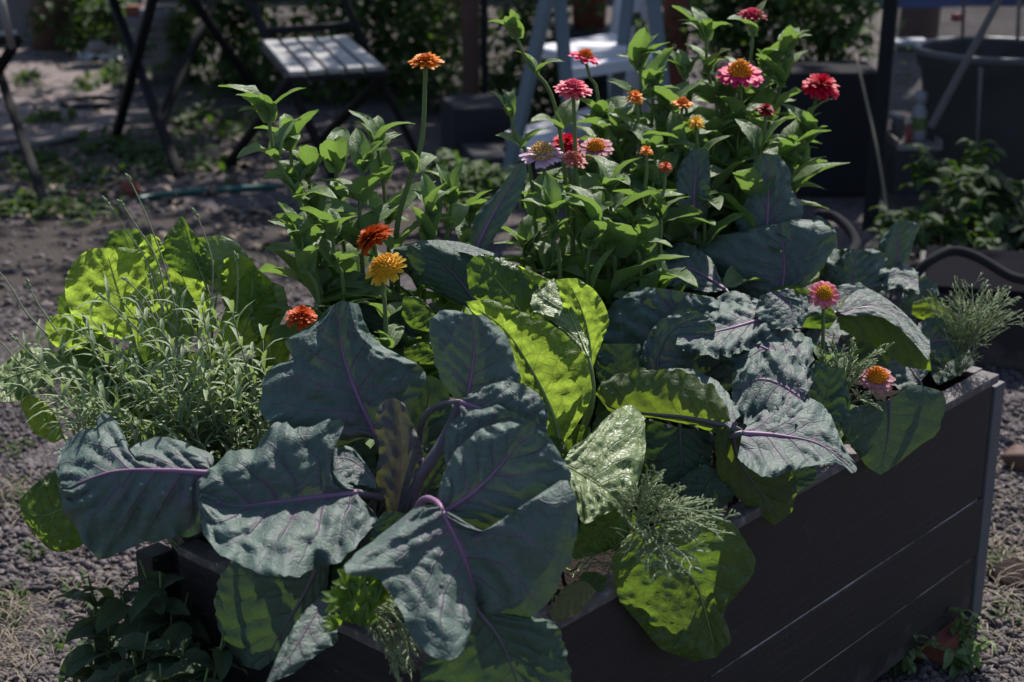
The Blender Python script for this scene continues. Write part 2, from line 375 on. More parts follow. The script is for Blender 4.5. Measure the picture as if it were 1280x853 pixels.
# ------------------------------------------------------------------ polylines
def resample(pts, n, smooth=True):
    p = np.asarray(pts, float)
    if len(p) > 2 and smooth:                      # Catmull-Rom
        q = np.vstack([2 * p[0] - p[1], p, 2 * p[-1] - p[-2]]); o = []
        for i in range(1, len(q) - 2):
            for t in np.linspace(0, 1, 12, endpoint=False):
                a, b, c, d = q[i - 1], q[i], q[i + 1], q[i + 2]
                o.append(.5 * (2 * b + (c - a) * t + (2 * a - 5 * b + 4 * c - d) * t * t + (3 * b - a - 3 * c + d) * t ** 3))
        o.append(p[-1]); p = np.array(o)
    s = np.r_[0, np.cumsum(np.linalg.norm(np.diff(p, axis=0), axis=1))]; s /= s[-1]
    t = np.linspace(0, 1, n)
    return np.stack([np.interp(t, s, p[:, k]) for k in range(p.shape[1])], 1)
def nz(x, y, z=0.0): return mnoise.noise(Vector((x, y, z)))

# ------------------------------------------------------------------ big leaves
LEAFN = [0]
def big_leaf(root, mat, M_, L, R, d, g=(0, 0), gl=None, gr=None, cl=0., cr=0., ruf=.008, pk=.006, nv=6.0, tipc=0., rib='rib', edge=.02, stalk=True, wid=1.0, name='leaf'):
    """one leaf: midrib and both margins as curves; d is the distance at the base, g/gl/gr how the rib and the two
    halves run away from the viewer per unit of height and width, c* how the margins roll back"""
    LEAFN[0] += 1; sl_ = lambda q: (q[0], q[1] * 1.5 if q[1] < -.4 else q[1] * .5 + .05)
    g = sl_(g); gl = sl_(gl) if gl else None; gr = sl_(gr) if gr else None; sd_ = LEAFN[0] * 7.31
    ml = sum(math.dist(a, b) for a, b in zip(M_[:-1], M_[1:]))
    n = int(min(56, max(16, ml / 3.2)))
    m = resample(M_, n); l = resample(L, n); r = resample(R, n)
    k = int(min(22, max(8, np.max(np.linalg.norm(l - m, axis=1)) / 4.5)))
    su = np.concatenate([-np.linspace(1, 0, k, endpoint=False) ** .9, [0], (np.arange(1, k + 1) / k) ** .9])
    dm = d + ((m[:, 0] - m[0, 0]) * g[0] + (m[:, 1] - m[0, 1]) * g[1]) * d / F
    t = np.linspace(0, 1, n); dm = dm + tipc * t ** 3
    pos = np.zeros((n, len(su), 3)); uv = np.zeros((n, len(su), 2))
    gl = gl or g; gr = gr or g
    for i in range(n):
        for j, s in enumerate(su):
            a = abs(s); e = l[i] if s < 0 else r[i]
            q = m[i] + (e - m[i]) * a
            wpx = math.dist(e, m[i])
            jag = (edge + .012 if mat.startswith('let') else edge + .035) * a ** 6 * (nz(t[i] * 14, 3 * (s > 0), sd_) + .6 * nz(t[i] * 38, 3 * (s > 0), sd_ + 9))
            q = q + (e - m[i]) * jag
            gg, cc = (gl, cl) if s < 0 else (gr, cr)
            dd = dm[i] + ((q[0] - m[i, 0]) * gg[0] + (q[1] - m[i, 1]) * gg[1]) * d / F
            fall = min(1.0, wpx / 30.0)
            dd += cc * a ** 3 * fall
            ph = t[i] * nv - 2.0 * a ** .8 + .35 * nz(q[0] * .03, q[1] * .03, sd_)
            b = abs(math.sin(math.pi * ph)) ** .7 * math.sin(math.pi * min(1, a * .95 + .03)) * fall
            b = b + .55 * b * (abs(math.sin(math.pi * (a * 5.5 + .8 * ph + .5 * nz(q[0] * .02, q[1] * .02, sd_ + 23)))) ** .6 - .5) if mat.startswith('cab') else b
            dd -= pk * (.8 if mat.startswith('cab') else .45 if mat == 'let' else .7) * b
            if mat.startswith('let'): dd +=   .0028 * fall * nz(q[0] * .10, q[1] * .10, sd_ + 17) + .002 * fall * nz(q[0] * .22, q[1] * .22, sd_ + 19)
            dd += ruf * fall * ((1.6 if mat.startswith('cab') else 1.9) * a ** 4 * nz(t[i] * 21, s * 2.5, sd_ + 11) + .10 * a ** .5 * nz(q[0] * .11, q[1] * .11, sd_ + 13) + a * a * (nz(t[i] * 5, s * 1.5, sd_) * 1.3 + .7 * nz(t[i] * 11, s * 3, sd_ + 3)) + (.28 if mat.startswith('cab') else .5) * nz(q[0] * .045, q[1] * .045, sd_ + 5) * min(1, a * 4))
            pos[i, j] = P(q[0], q[1], dd); uv[i, j] = (s * .5 + .5, t[i])
    mb = MB(); mb.grid(pos)
    o = mb.build(name, M[mat], root, uv=uv.reshape(-1, 2))
    if rib:
        jm = k; c = pos[:, jm].copy()
        view = (CP - c); view /= np.linalg.norm(view, axis=1)[:, None]
        kk = max(3, int(n * .92)); path = c[:kk] + view[:kk] * .0003
        size = ml * d / F
        r0 = (.0033 if rib != 'ribg' else .0024) * wid * min(1.2, size / .12)
        rr = .0005 + (r0 - .0005) * (1 - np.linspace(0, 1, kk)) ** 1.5
        if stalk:
            a = np.array(root_loc(root)); b = path[0]; tg = path[3] - path[0]; tg /= np.linalg.norm(tg) + 1e-9; D_ = np.linalg.norm(b - a)
            p1 = a + np.array([0, 0, .35 * D_]); p2 = b - tg * .35 * D_ - view[0] * .25 * D_ - np.array([0, 0, .12 * D_]); q_ = np.linspace(0, 1, 18)[:, None]
            bz = (1 - q_) ** 3 * a + 3 * q_ * (1 - q_) ** 2 * p1 + 3 * q_ * q_ * (1 - q_) * p2 + q_ ** 3 * b
            s = MB(); s.tube(bz, np.linspace(r0 * 2.2, r0, 18), 8); s.build('stalk', M['ribd' if rib != 'ribg' else 'ribg'], o)
        s = MB(); s.tube(path, rr, 7); s.build('midrib', M[rib], o)
    return o

SOIL = PH - .045
def plant(name, label, cat, px, py, group=None, z=SOIL):
    q = P(px, py, z=z); q[0] = min(max(q[0], .06), PL - .06); q[1] = min(max(q[1], .06), PW - .06)
    return thing(name, label, cat, q, group)

# ================================================================== GROUND
mb = MB(); S = 60
mb.add([(-S, -S, 0), (S, -S, 0), (S, S, 0), (-S, S, 0)], [(0, 1, 2, 3)])
g = mb.build('ground', M['ground']); g['kind'] = 'structure'
def sheet(name, px, z, mat, thick=None):
    mb = MB(); pts = [P(x, y, z=z) for x, y in px]
    mb.add(pts, [tuple(range(len(pts)))]); o = mb.build(name, M[mat], smooth=False)
    o['kind'] = 'structure'; return o
sheet('path', [(-120, 395), (-140, 300), (120, 268), (420, 262), (560, 262), (560, 330), (330, 380), (90, 372)], .004, 'path')  # no real path: shadow band painted in as a dark ground sheet
sheet('paving', [(-80, 180), (-60, 62), (100, 50), (150, 100), (140, 160), (60, 176)], .005, 'slab')

# pebbles (stuff): real little stones where the ground is near
def icos():
    import bmesh
    bm = bmesh.new(); bmesh.ops.create_icosphere(bm, subdivisions=2, radius=1); bm.verts.index_update()
    v = np.array([q.co[:] for q in bm.verts]); f = np.array([[q.index for q in k.verts] for k in bm.faces]); bm.free(); return v, f
IV, IF = icos()
def scatter_stones(name, centers, radii, mat):
    n = len(centers); sq = np.random.uniform(.55, 1.15, (n, 1, 3)); sq[:, :, 2] *= .75
    q = np.random.normal(size=(n, 4)); q /= np.linalg.norm(q, axis=1)[:, None]
    a, b, c, d = q.T
    R = np.stack([np.stack([1 - 2 * (c * c + d * d), 2 * (b * c - a * d), 2 * (b * d + a * c)], -1),
                  np.stack([2 * (b * c + a * d), 1 - 2 * (b * b + d * d), 2 * (c * d - a * b)], -1),
                  np.stack([2 * (b * d - a * c), 2 * (c * d + a * b), 1 - 2 * (b * b + c * c)], -1)], 1)
    lump = 1 + .16 * np.random.normal(size=(n, len(IV), 1))
    V = np.einsum('nij,nvj->nvi', R, IV[None] * sq * lump) * radii[:, None, None] + centers[:, None, :]
    Fc = (IF[None] + (np.arange(n) * len(IV))[:, None, None]).reshape(-1)
    me = bpy.data.meshes.new(name); V = V.reshape(-1, 3)
    me.vertices.add(len(V)); me.vertices.foreach_set('co', V.astype(np.float32).ravel())
    nf = n * len(IF); me.loops.add(nf * 3); me.loops.foreach_set('vertex_index', Fc.astype(np.int32))
    me.polygons.add(nf); me.polygons.foreach_set('loop_start', np.arange(nf, dtype=np.int32) * 3)
    me.polygons.foreach_set('use_smooth', np.ones(nf, dtype=bool))
    me.update(); at = me.attributes.new('tone', 'FLOAT', 'POINT')
    at.data.foreach_set('value', np.repeat(np.random.beta(2.2, 2.6, n), len(IV)).astype(np.float32))
    me.materials.append(M[mat]); o = bpy.data.objects.new(name, me); COL.objects.link(o); return o
cs = []; rs = []
for (x0, x1, y0, y1, n) in ((-20, 250, 360, 880, 12500), (1150, 1310, 440, 880, 5000), (-20, 470, 250, 385, 1300)):
    for _ in range(n):
        x = random.uniform(x0, x1); y = y0 + (y1 - y0) * random.random() ** .8
        q = P(x, y, z=0)
        if nz(q[0] * 3.2, q[1] * 3.2, 4) > .34: continue
        r = random.choice((.0025, .003, .0035, .004, .0045, .0055, .0065, .0085)) * random.uniform(.85, 1.2)
        r = r * 1.7 if y1 == 385 else r; q[2] = r * .35; cs.append(q); rs.append(r)
o = scatter_stones('gravel', np.array(cs), np.array(rs), 'peb'); o['kind'] = 'stuff'
tag(o, 'loose mauve grey gravel spread round the planter', 'gravel')

# ================================================================== PLANTER
pl = thing('planter_box', 'dark stained wooden raised planter full of cabbages and zinnias', 'planter', (PL / 2, PW / 2, 0))
TH = .024; BOT = .035
rows = [(BOT, .126), (.129, .226), (.229, PH - .012)]
for ri_, (a, b) in enumerate(rows):
    m_ = MB(); m_.box((PL / 2 - .004, TH / 2 + (.0015, -.0012, .0008)[ri_], (a + b) / 2), (PL - .034, TH, b - a), Quaternion((0, 1, 0), (.0012, -.0010, .0007)[ri_]), .0022); m_.build('side_board', M['board'], pl, smooth=False)
    m_ = MB(); m_.box((PL / 2, PW - TH / 2, (a + b) / 2), (PL - .02, TH, b - a), None, .0022); m_.build('side_board', M['board'], pl, smooth=False)
    m_ = MB(); m_.box((TH / 2, PW / 2, (a + b) / 2), (TH, PW - 2 * TH - .004, b - a), None, .0022); m_.build('end_board', M['board'], pl, smooth=False)
    m_ = MB(); m_.box((PL - TH / 2, PW / 2, (a + b) / 2), (TH, PW - 2 * TH - .004, b - a), None, .0022); m_.build('end_board', M['board'], pl, smooth=False)
for z in (.1275, .2275):                        # pale wood showing in the gaps, worn through unevenly
    m_ = MB(); m_.box((PL / 2 - .004, .0052, z), (PL - .06, .008, .0034)); m_.build('gap_batten', M['strip'], pl, smooth=False)
for c, s in (((PL / 2, TH / 2 - .001, PH - .005), (PL - .02, TH + .006, .014)), ((PL / 2, PW - TH / 2 + .001, PH - .005), (PL - .02, TH + .006, .014)),
             ((TH / 2 - .001, PW / 2, PH - .006), (TH + .006, PW - .06, .012)), ((PL - TH / 2 + .001, PW / 2, PH - .006), (TH + .006, PW - .06, .012))):
    m_ = MB(); m_.box(c, s, None, .003); m_.build('top_edge', M['rim'], pl, smooth=False)
for x, y in ((PL + .004, .004), (PL - .002, PW), (-.004, PW), (-.002, -.002)):
    m_ = MB(); m_.box((x, y + .012, PH / 2 - .01), (.034, .034, PH - .018), None, .003); m_.build('corner_post', M['post'] if x > 1 else M['board'], pl, smooth=False)
nx, ny = 120, 50; pos = np.zeros((nx, ny, 3))
for i in range(nx):
    for j in range(ny):
        x = TH + (PL - 2 * TH) * i / (nx - 1); y = TH + (PW - 2 * TH) * j / (ny - 1)
        pos[i, j] = (x, y, SOIL + .012 * nz(x * 9, y * 9) + .008 * nz(x * 30, y * 30, 3) + .005 * nz(x * 80, y * 80, 5))
m_ = MB(); m_.grid(pos); m_.build('soil', M['soil'], pl)
# bricks the planter stands on
for k, (x, y, a) in enumerate(((1.08, .05, .1), (.12, .06, -.1), (.6, .06, .05), (1.1, .42, 0.), (.1, .42, 0.))):
    m_ = MB(); m_.box((x, y + .03, .017), (.11, .21, .034), Quaternion((0, 0, 1), a), .004)
    b = m_.build('brick', M['terra'], None, smooth=False)
    tag(b, ['half hidden brick under the right front corner of the planter', 'brick under the near front corner of the planter', 'brick under the middle of the planter front', 'brick under the far back corner of the planter', 'brick under the left back corner of the planter'][k], 'brick')

# ================================================================== CABBAGES
GC = 'cabbages in the planter'
# left cabbage
c1 = plant('red_cabbage', 'blue grey red cabbage with magenta ribs spreading over the left end of the planter', 'cabbage', 470, 700, GC)
big_leaf(c1, 'cab', [(264, 592), (205, 588), (140, 590), (78, 612)],
         [(264, 586), (266, 570), (237, 556), (200, 545), (172, 553), (161, 560), (154, 540), (139, 520), (127, 514), (119, 521), (121, 531), (98, 541), (76, 565), (70, 590)],
         [(262, 596), (256, 628), (250, 668), (205, 675), (160, 686), (135, 698), (112, 690), (92, 655), (78, 635), (71, 602)],
         1.72, g=(0.05, -.3), gl=(0, -1.0), gr=(-.05, -.12), cl=.0, cr=.008, pk=.012, ruf=.010, nv=7)
big_leaf(c1, 'cab', [(446, 616), (390, 622), (340, 628), (295, 632), (253, 622)],
         [(440, 606), (424, 596), (418, 560), (432, 523), (395, 533), (355, 527), (326, 545), (320, 560), (290, 566), (266, 582), (249, 606)],
         [(450, 622), (470, 645), (467, 658), (445, 682), (420, 705), (385, 712), (350, 724), (302, 705), (266, 685), (250, 652), (248, 628)],
         1.70, g=(.15, -.3), gl=(0.05, -.12), gr=(.1, -.85), cl=.022, cr=-.0, pk=.010, ruf=.016, nv=6, edge=.05)
big_leaf(c1, 'cab', [(470, 545), (447, 495), (428, 440), (424, 400), (426, 376)],
         [(455, 548), (400, 562), (345, 545), (326, 500), (330, 470), (348, 455), (366, 448), (356, 428), (380, 412), (396, 400), (410, 385)],
         [(482, 540), (505, 528), (527, 490), (530, 462), (500, 444), (472, 428), (456, 402), (448, 380)],
         1.80, g=(0, -.25), gl=(.25, -.45), gr=(-.2, -.2), cl=.02, cr=.02, pk=.008, ruf=.012, nv=5)
big_leaf(c1, 'cabp', [(495, 650), (500, 600), (500, 545), (492, 497)],
         [(484, 640), (470, 600), (474, 560), (468, 525), (480, 500)],
         [(508, 640), (527, 590), (528, 560), (516, 530), (506, 505)],
         1.74, g=(0, -.12), gl=(.5, -.1), gr=(-.6, -.1), cl=.01, cr=.012, ruf=.008, pk=.003, edge=.07, rib=None)
big_leaf(c1, 'cabd', [(405, 690), (382, 740), (352, 790), (325, 838)],
         [(385, 690), (340, 700), (292, 700), (270, 735), (275, 790), (300, 832)],
         [(412, 700), (407, 740), (392, 768), (356, 815)],
         1.655, g=(-.8, .45), gl=(-.7, .4), gr=(-.6, .3), cl=.012, cr=.0, pk=.006, ruf=.006, rib='ribd')
big_leaf(c1, 'cab', [(414, 738), (392, 772), (362, 820), (332, 856)],
         [(404, 742), (376, 770), (348, 815)],
         [(420, 738), (413, 762), (422, 800), (400, 816), (366, 842)],
         1.62, g=(0, -.7), gl=(0, -.5), gr=(.4, -.9), ruf=.006, pk=.003, rib=None)
big_leaf(c1, 'cab', [(470, 600), (440, 575), (418, 572), (392, 566)], [(466, 592), (440, 560), (420, 560), (395, 562)], [(470, 612), (445, 605), (415, 605), (388, 575)],
         1.72, g=(.1, -.6), ruf=.010, pk=.004, edge=.06, rib=None)
big_leaf(c1, 'cabd', [(480, 600), (520, 560), (535, 500), (540, 470)], [(470, 585), (490, 540), (505, 500), (525, 470)], [(500, 610), (545, 580), (565, 530), (560, 480)], 1.90, g=(0, -.1), ruf=.006, rib='ribd')
big_leaf(c1, 'cabd', [(440, 620), (400, 560), (380, 500), (400, 440)], [(410, 620), (340, 580), (325, 520), (360, 455)], [(470, 620), (470, 560), (460, 500), (440, 450)], 1.92, g=(0, -.1), ruf=.006, rib=None)
big_leaf(c1, 'cabd', [(440, 660), (455, 700), (480, 740), (490, 780)], [(425, 670), (415, 720), (430, 765), (470, 790)], [(460, 650), (500, 690), (520, 730), (510, 775)], 1.70, g=(0, -.1), ruf=.006, rib=None)

# front cabbage
c2 = plant('red_cabbage', 'largest red cabbage hanging over the near corner of the planter', 'cabbage', 560, 740, GC)
big_leaf(c2, 'cab', [(553, 640), (573, 680), (588, 720), (598, 756)],
         [(546, 632), (522, 634), (482, 663), (434, 705), (441, 719), (474, 725), (500, 765), (512, 798), (545, 822), (572, 821), (590, 790), (596, 764)],
         [(562, 640), (600, 660), (640, 668), (682, 644), (704, 597), (722, 632), (716, 690), (701, 718), (690, 750), (655, 775), (613, 778), (601, 762)],
         1.56, g=(.1, -.3), gl=(.25, -.85), gr=(.1, .05), cl=.008, cr=.022, pk=.011, ruf=.012, nv=5, tipc=.02, stalk=False)
big_leaf(c2, 'cab', [(552, 642), (596, 612), (636, 570), (662, 534)],
         [(547, 628), (554, 592), (574, 560), (604, 535), (638, 527)],
         [(575, 652), (640, 668), (697, 642), (713, 600), (701, 568), (684, 543)],
         1.60, g=(0, -.18), gl=(.1, -.15), gr=(-.1, -.28), cl=.02, cr=.015, pk=.006, ruf=.007)
big_leaf(c2, 'cab', [(583, 505), (590, 465), (593, 425), (588, 394)],
         [(572, 504), (550, 472), (539, 432), (537, 402), (550, 389), (570, 388)],
         [(602, 508), (632, 508), (652, 486), (645, 456), (634, 422), (606, 394)],
         1.74, g=(0, -.15), gl=(.35, -.1), gr=(-.3, -.12), cl=.02, cr=.02, pk=.004, ruf=.006)
big_leaf(c2, 'cab', [(574, 502), (610, 514), (645, 524), (684, 532)],
         [(590, 490), (632, 476), (668, 488), (686, 512)],
         [(578, 535), (610, 558), (652, 562), (682, 552)],
         1.70, g=(0, -.3), gl=(0, -.2), gr=(0, -.45), cl=.01, cr=.012, pk=.005, ruf=.008)
big_leaf(c2, 'cab', [(560, 590), (580, 555), (610, 530), (650, 520)],
         [(555, 570), (558, 540), (580, 515), (620, 505)], [(570, 610), (610, 590), (660, 560), (670, 530)],
         1.68, g=(0, -.2), cl=.012, cr=.01, pk=.004, ruf=.005, rib='ribd')
big_leaf(c2, 'cabd', [(590, 755), (622, 795), (640, 835), (655, 880)],
         [(575, 770), (538, 815), (528, 860), (590, 892)],
         [(630, 765), (690, 778), (708, 815), (713, 860), (690, 892)],
         1.565, g=(.3, .4), gl=(.2, .4), gr=(.4, .4), cl=.015, cr=.015, pk=.006, ruf=.008, rib='ribd')
big_leaf(c2, 'cabd', [(520, 640), (540, 600), (560, 570), (570, 545)], [(500, 630), (515, 590), (530, 560), (555, 545)], [(540, 650), (570, 610), (590, 570), (580, 545)], 1.78, g=(0, -.1), ruf=.006, rib='ribd')
big_leaf(c2, 'cabd', [(500, 640), (480, 670), (470, 700), (480, 730)], [(480, 640), (455, 670), (450, 705)], [(520, 650), (510, 680), (505, 720)], 1.66, g=(0, -.2), ruf=.006, rib=None)
mbp = MB(); mbp.tube(resample([P(576, 500, 1.745), P(560, 540, 1.74), P(540, 575, 1.73), P(520, 605, 1.74), P(505, 660, 1.76)], 16), np.linspace(.005, .009, 16), 9)
mbp.build('leaf_stalk', M['ribd'], c2)
mbp = MB(); mbp.tube(resample([P(553, 639, 1.561), P(546, 628, 1.585), P(530, 625, 1.64), P(515, 650, 1.70), P(508, 690, 1.73)], 16), np.linspace(.0026, .006, 16), 9)
mbp.build('leaf_stalk', M['rib'], c2)

# right cabbage
c3 = plant('red_cabbage', 'silvery crumpled cabbage in the middle of the right half of the planter', 'cabbage', 905, 600, GC)
big_leaf(c3, 'cabg', [(916, 534), (880, 526), (850, 521), (808, 517), (770, 512), (744, 493)],
         [(914, 526), (905, 502), (882, 478), (846, 461), (822, 463), (796, 461), (772, 469), (752, 478)],
         [(905, 545), (860, 531), (812, 522), (770, 520), (750, 500)],
         1.93, g=(0, -.1), gl=(-.1, -.12), gr=(0, .2), cl=.012, ruf=.006, pk=.004, edge=.10, rib='ribd')
big_leaf(c3, 'cabg', [(916, 534), (924, 575), (948, 612), (978, 650)],
         [(895, 535), (894, 572), (904, 605), (935, 632), (968, 657)],
         [(940, 552), (975, 572), (996, 602), (990, 640)],
         1.93, g=(.5, .3), gl=(.5, .3), gr=(.1, .1), cl=.01, cr=.012, ruf=.007, pk=.003, edge=.05, rib='ribd')
big_leaf(c3, 'cab', [(915, 530), (890, 505), (865, 480), (830, 466)], [(925, 520), (905, 486), (872, 464), (838, 460)], [(912, 538), (888, 515), (858, 488), (830, 470)], 1.925, g=(0, -1.0), ruf=.008, edge=.08, rib=None)
big_leaf(c3, 'cab', [(928, 542), (975, 545), (1025, 556), (1070, 590)],
         [(938, 526), (968, 503), (1008, 496), (1036, 516), (1054, 556), (1072, 584)],
         [(922, 572), (945, 592), (965, 597), (990, 588), (1028, 580), (1052, 581), (1064, 592)],
         1.92, g=(.1, -.6), gl=(-.1, -.75), gr=(.1, -.8), cl=.012, cr=-.01, pk=.006, ruf=.016, nv=4)
big_leaf(c3, 'cab', [(1000, 470), (965, 440), (930, 428), (900, 432)],
         [(1018, 450), (1012, 424), (985, 410), (950, 411), (920, 418), (902, 426)],
         [(985, 500), (955, 480), (940, 500), (925, 470), (900, 452), (892, 438)],
         2.02, g=(.1, -.9), gl=(0, -1.2), gr=(0, -.7), pk=.012, ruf=.026, nv=5, edge=.12)
big_leaf(c3, 'cab', [(1005, 500), (975, 480), (945, 475), (915, 500)], [(1020, 470), (990, 445), (950, 440), (915, 470)], [(1000, 530), (970, 540), (940, 535), (915, 525)],
         1.98, g=(.1, -.5), pk=.010, ruf=.022, edge=.1, rib=None)
big_leaf(c3, 'cab', [(958, 398), (915, 410), (880, 418), (846, 426)],
         [(950, 384), (915, 376), (885, 392), (862, 405), (848, 418)],
         [(965, 420), (930, 440), (895, 446), (860, 440), (844, 434)],
         2.10, g=(.1, -.9), pk=.010, ruf=.024, nv=4, edge=.12)
big_leaf(c3, 'cab', [(862, 515), (852, 450), (842, 400), (838, 362)],
         [(815, 512), (768, 482), (752, 432), (762, 385), (800, 358)],
         [(900, 500), (932, 460), (925, 415), (892, 372)],
         2.13, g=(0, -.12), gl=(.25, -.1), gr=(-.2, -.1), cl=.02, cr=.03, pk=.012, ruf=.016, nv=6)
big_leaf(c3, 'cab', [(820, 480), (825, 440), (845, 410), (880, 395)], [(800, 470), (805, 430), (830, 398), (870, 388)], [(850, 490), (868, 455), (890, 425), (895, 400)], 2.06, g=(.0, -.25), pk=.008, ruf=.016, edge=.06, rib='ribd')
big_leaf(c3, 'cab', [(906, 362), (882, 346), (850, 333), (812, 336)],
         [(902, 352), (888, 324), (866, 307), (844, 304), (824, 318)],
         [(892, 366), (862, 362), (826, 356), (811, 346)],
         2.25, g=(0, -.8), gl=(0, -.8), gr=(0, -.5), cl=.01, pk=.007, ruf=.010)
big_leaf(c3, 'cab', [(888, 388), (920, 386), (955, 384)], [(892, 374), (916, 364), (942, 372), (956, 380)], [(896, 412), (926, 422), (952, 408)], 2.14, g=(0, -.6), gr=(0, -.2), pk=.008, ruf=.014, edge=.06, rib=None)
big_leaf(c3, 'cab', [(965, 365), (990, 385), (985, 410)], [(950, 370), (945, 395), (965, 412)], [(985, 360), (1010, 385), (1002, 410)], 2.12, g=(0, -.5), ruf=.012, pk=.008, rib=None)
big_leaf(c3, 'cab', [(976, 368), (980, 340), (979, 308), (973, 280)],
         [(940, 374), (900, 356), (875, 322), (886, 300), (930, 288), (958, 281)],
         [(1002, 362), (1032, 330), (1046, 300), (1030, 279), (995, 274)],
         2.34, g=(0, -.2), gl=(.1, -.25), gr=(-.1, -.2), cl=.02, cr=.02, pk=.007, ruf=.010, nv=5)
big_leaf(c3, 'cabd', [(850, 535), (852, 575), (852, 622)], [(812, 524), (802, 570), (822, 612)], [(892, 540), (890, 580), (880, 618)], 1.97, g=(0, -.1), cl=.01, cr=.01, ruf=.006, rib='ribd')
big_leaf(c3, 'cabd', [(900, 590), (880, 610), (870, 640)], [(880, 580), (850, 600), (850, 630)], [(920, 600), (915, 625), (890, 645)], 1.95, g=(0, -.1), ruf=.006, rib=None)
big_leaf(c3, 'cabd', [(960, 600), (990, 600), (1020, 590)], [(950, 580), (985, 575), (1020, 575)], [(955, 620), (990, 618), (1022, 600)], 1.98, g=(0, -.3), ruf=.006, rib=None)
big_leaf(c3, 'cabd', [(1010, 540), (1030, 500), (1040, 460)], [(985, 530), (1000, 480), (1020, 450)], [(1040, 560), (1062, 510), (1055, 460)], 2.06, g=(0, -.1), ruf=.008, rib=None)
big_leaf(c3, 'cabd', [(800, 500), (780, 470), (775, 430)], [(770, 500), (745, 470), (750, 430)], [(830, 510), (815, 470), (800, 430)], 2.06, g=(0, -.1), ruf=.008, rib=None)

# far right cabbage
c4 = plant('red_cabbage', 'cabbage with small crinkled leaves at the far right end of the planter', 'cabbage', 1085, 450, GC)
big_leaf(c4, 'cabg', [(1046, 392), (1090, 386), (1130, 406), (1162, 444)],
         [(1052, 372), (1070, 357), (1092, 364), (1124, 386), (1160, 426)],
         [(1050, 412), (1095, 432), (1130, 457), (1164, 464)],
         2.26, g=(0, -.3), gl=(0, -1.3), gr=(0, -.02), ruf=.006, pk=.004, rib='ribd')
big_leaf(c4, 'cab', [(1050, 392), (1092, 382), (1132, 402), (1163, 440)], [(1058, 372), (1082, 361), (1122, 384), (1162, 424)], [(1060, 395), (1098, 396), (1130, 416), (1160, 450)], 2.25, g=(0, -.8), ruf=.006, pk=.004, rib=None)
big_leaf(c4, 'cab', [(1028, 398), (1050, 374), (1086, 362)], [(1022, 385), (1040, 360), (1075, 353)], [(1045, 405), (1075, 392), (1090, 374)], 2.28, g=(0, -.5), ruf=.006, pk=.004, rib=None)
big_leaf(c4, 'cab', [(1000, 388), (1015, 380), (1022, 362)], [(985, 385), (990, 372), (1010, 362)], [(1010, 395), (1028, 390), (1032, 368)], 2.22, g=(0, -.7), ruf=.008, pk=.004, rib=None)
big_leaf(c4, 'cab', [(1146, 430), (1185, 424), (1224, 427)], [(1148, 404), (1168, 395), (1196, 404), (1218, 420)], [(1152, 450), (1176, 457), (1206, 442)], 2.42, g=(0, -.3), ruf=.008, pk=.005, edge=.06)
big_leaf(c4, 'cab', [(1066, 388), (1066, 350), (1072, 312)], [(1040, 380), (1024, 342), (1036, 322), (1056, 311)], [(1092, 378), (1110, 346), (1106, 320), (1092, 311)], 2.44, g=(0, -.25), cl=.025, cr=.025, ruf=.022, pk=.008, edge=.14)
big_leaf(c4, 'cab', [(1120, 342), (1122, 310), (1124, 275)], [(1103, 338), (1097, 312), (1109, 286)], [(1134, 332), (1143, 302), (1149, 283), (1138, 276)], 2.5, g=(0, -.15), gl=(.3, -.1), gr=(-.5, -.1), cl=.025, cr=.01, ruf=.008, pk=.004)
big_leaf(c4, 'cab', [(1148, 358), (1126, 345), (1104, 352)], [(1148, 340), (1128, 328), (1108, 340)], [(1150, 368), (1130, 362), (1104, 362)], 2.44, g=(0, -.8), ruf=.022, pk=.008, edge=.15, rib=None)
big_leaf(c4, 'cabd', [(1112, 500), (1110, 545), (1100, 594)], [(1070, 508), (1048, 524), (1060, 552), (1084, 584)], [(1140, 480), (1174, 488), (1182, 503), (1172, 541), (1150, 557), (1116, 585)],
         2.12, g=(.9, .5), gl=(1.0, .45), gr=(.8, .5), cl=.01, cr=.015, ruf=.005, pk=.003, rib='ribd', stalk=False)
big_leaf(c4, 'letd', [(1046, 398), (1005, 386), (962, 380)], [(1036, 376), (1002, 360), (972, 368)], [(1036, 412), (1000, 408), (966, 394)], 2.24, g=(0, -.2), ruf=.006, rib=None)
big_leaf(c4, 'cabd', [(1110, 460), (1090, 430), (1060, 420)], [(1120, 430), (1090, 405), (1060, 400)], [(1110, 490), (1080, 470), (1050, 440)], 2.34, g=(0, -.2), ruf=.006, rib=None)
big_leaf(c4, 'cabg', [(1190, 400), (1165, 385), (1140, 385)], [(1190, 388), (1165, 372), (1142, 378)], [(1185, 410), (1160, 402), (1140, 395)], 2.46, g=(0, -.2), ruf=.006, rib=None)

big_leaf(c4, 'cab', [(1150, 478), (1128, 448), (1100, 430)], [(1170, 455), (1140, 425), (1106, 420)], [(1130, 490), (1100, 468), (1090, 440)], 2.38, g=(0, -.6), ruf=.014, pk=.006, edge=.06, rib='ribd')
big_leaf(c4, 'cabd', [(1165, 470), (1190, 450), (1215, 448)], [(1160, 455), (1185, 434), (1212, 438)], [(1172, 482), (1198, 470), (1218, 455)], 2.42, g=(0, -.6), ruf=.012, pk=.006, edge=.05, rib=None)
big_leaf(c4, 'cab', [(1090, 360), (1105, 340), (1100, 318)], [(1075, 355), (1085, 330), (1092, 318)], [(1108, 368), (1125, 345), (1112, 322)], 2.5, g=(0, -.5), ruf=.02, pk=.006, edge=.12, rib=None)
big_leaf(c4, 'cab', [(1140, 395), (1150, 370), (1165, 350)], [(1125, 385), (1132, 360), (1155, 345)], [(1160, 400), (1172, 378), (1172, 356)], 2.52, g=(0, -.4), ruf=.02, pk=.006, edge=.12, rib=None)
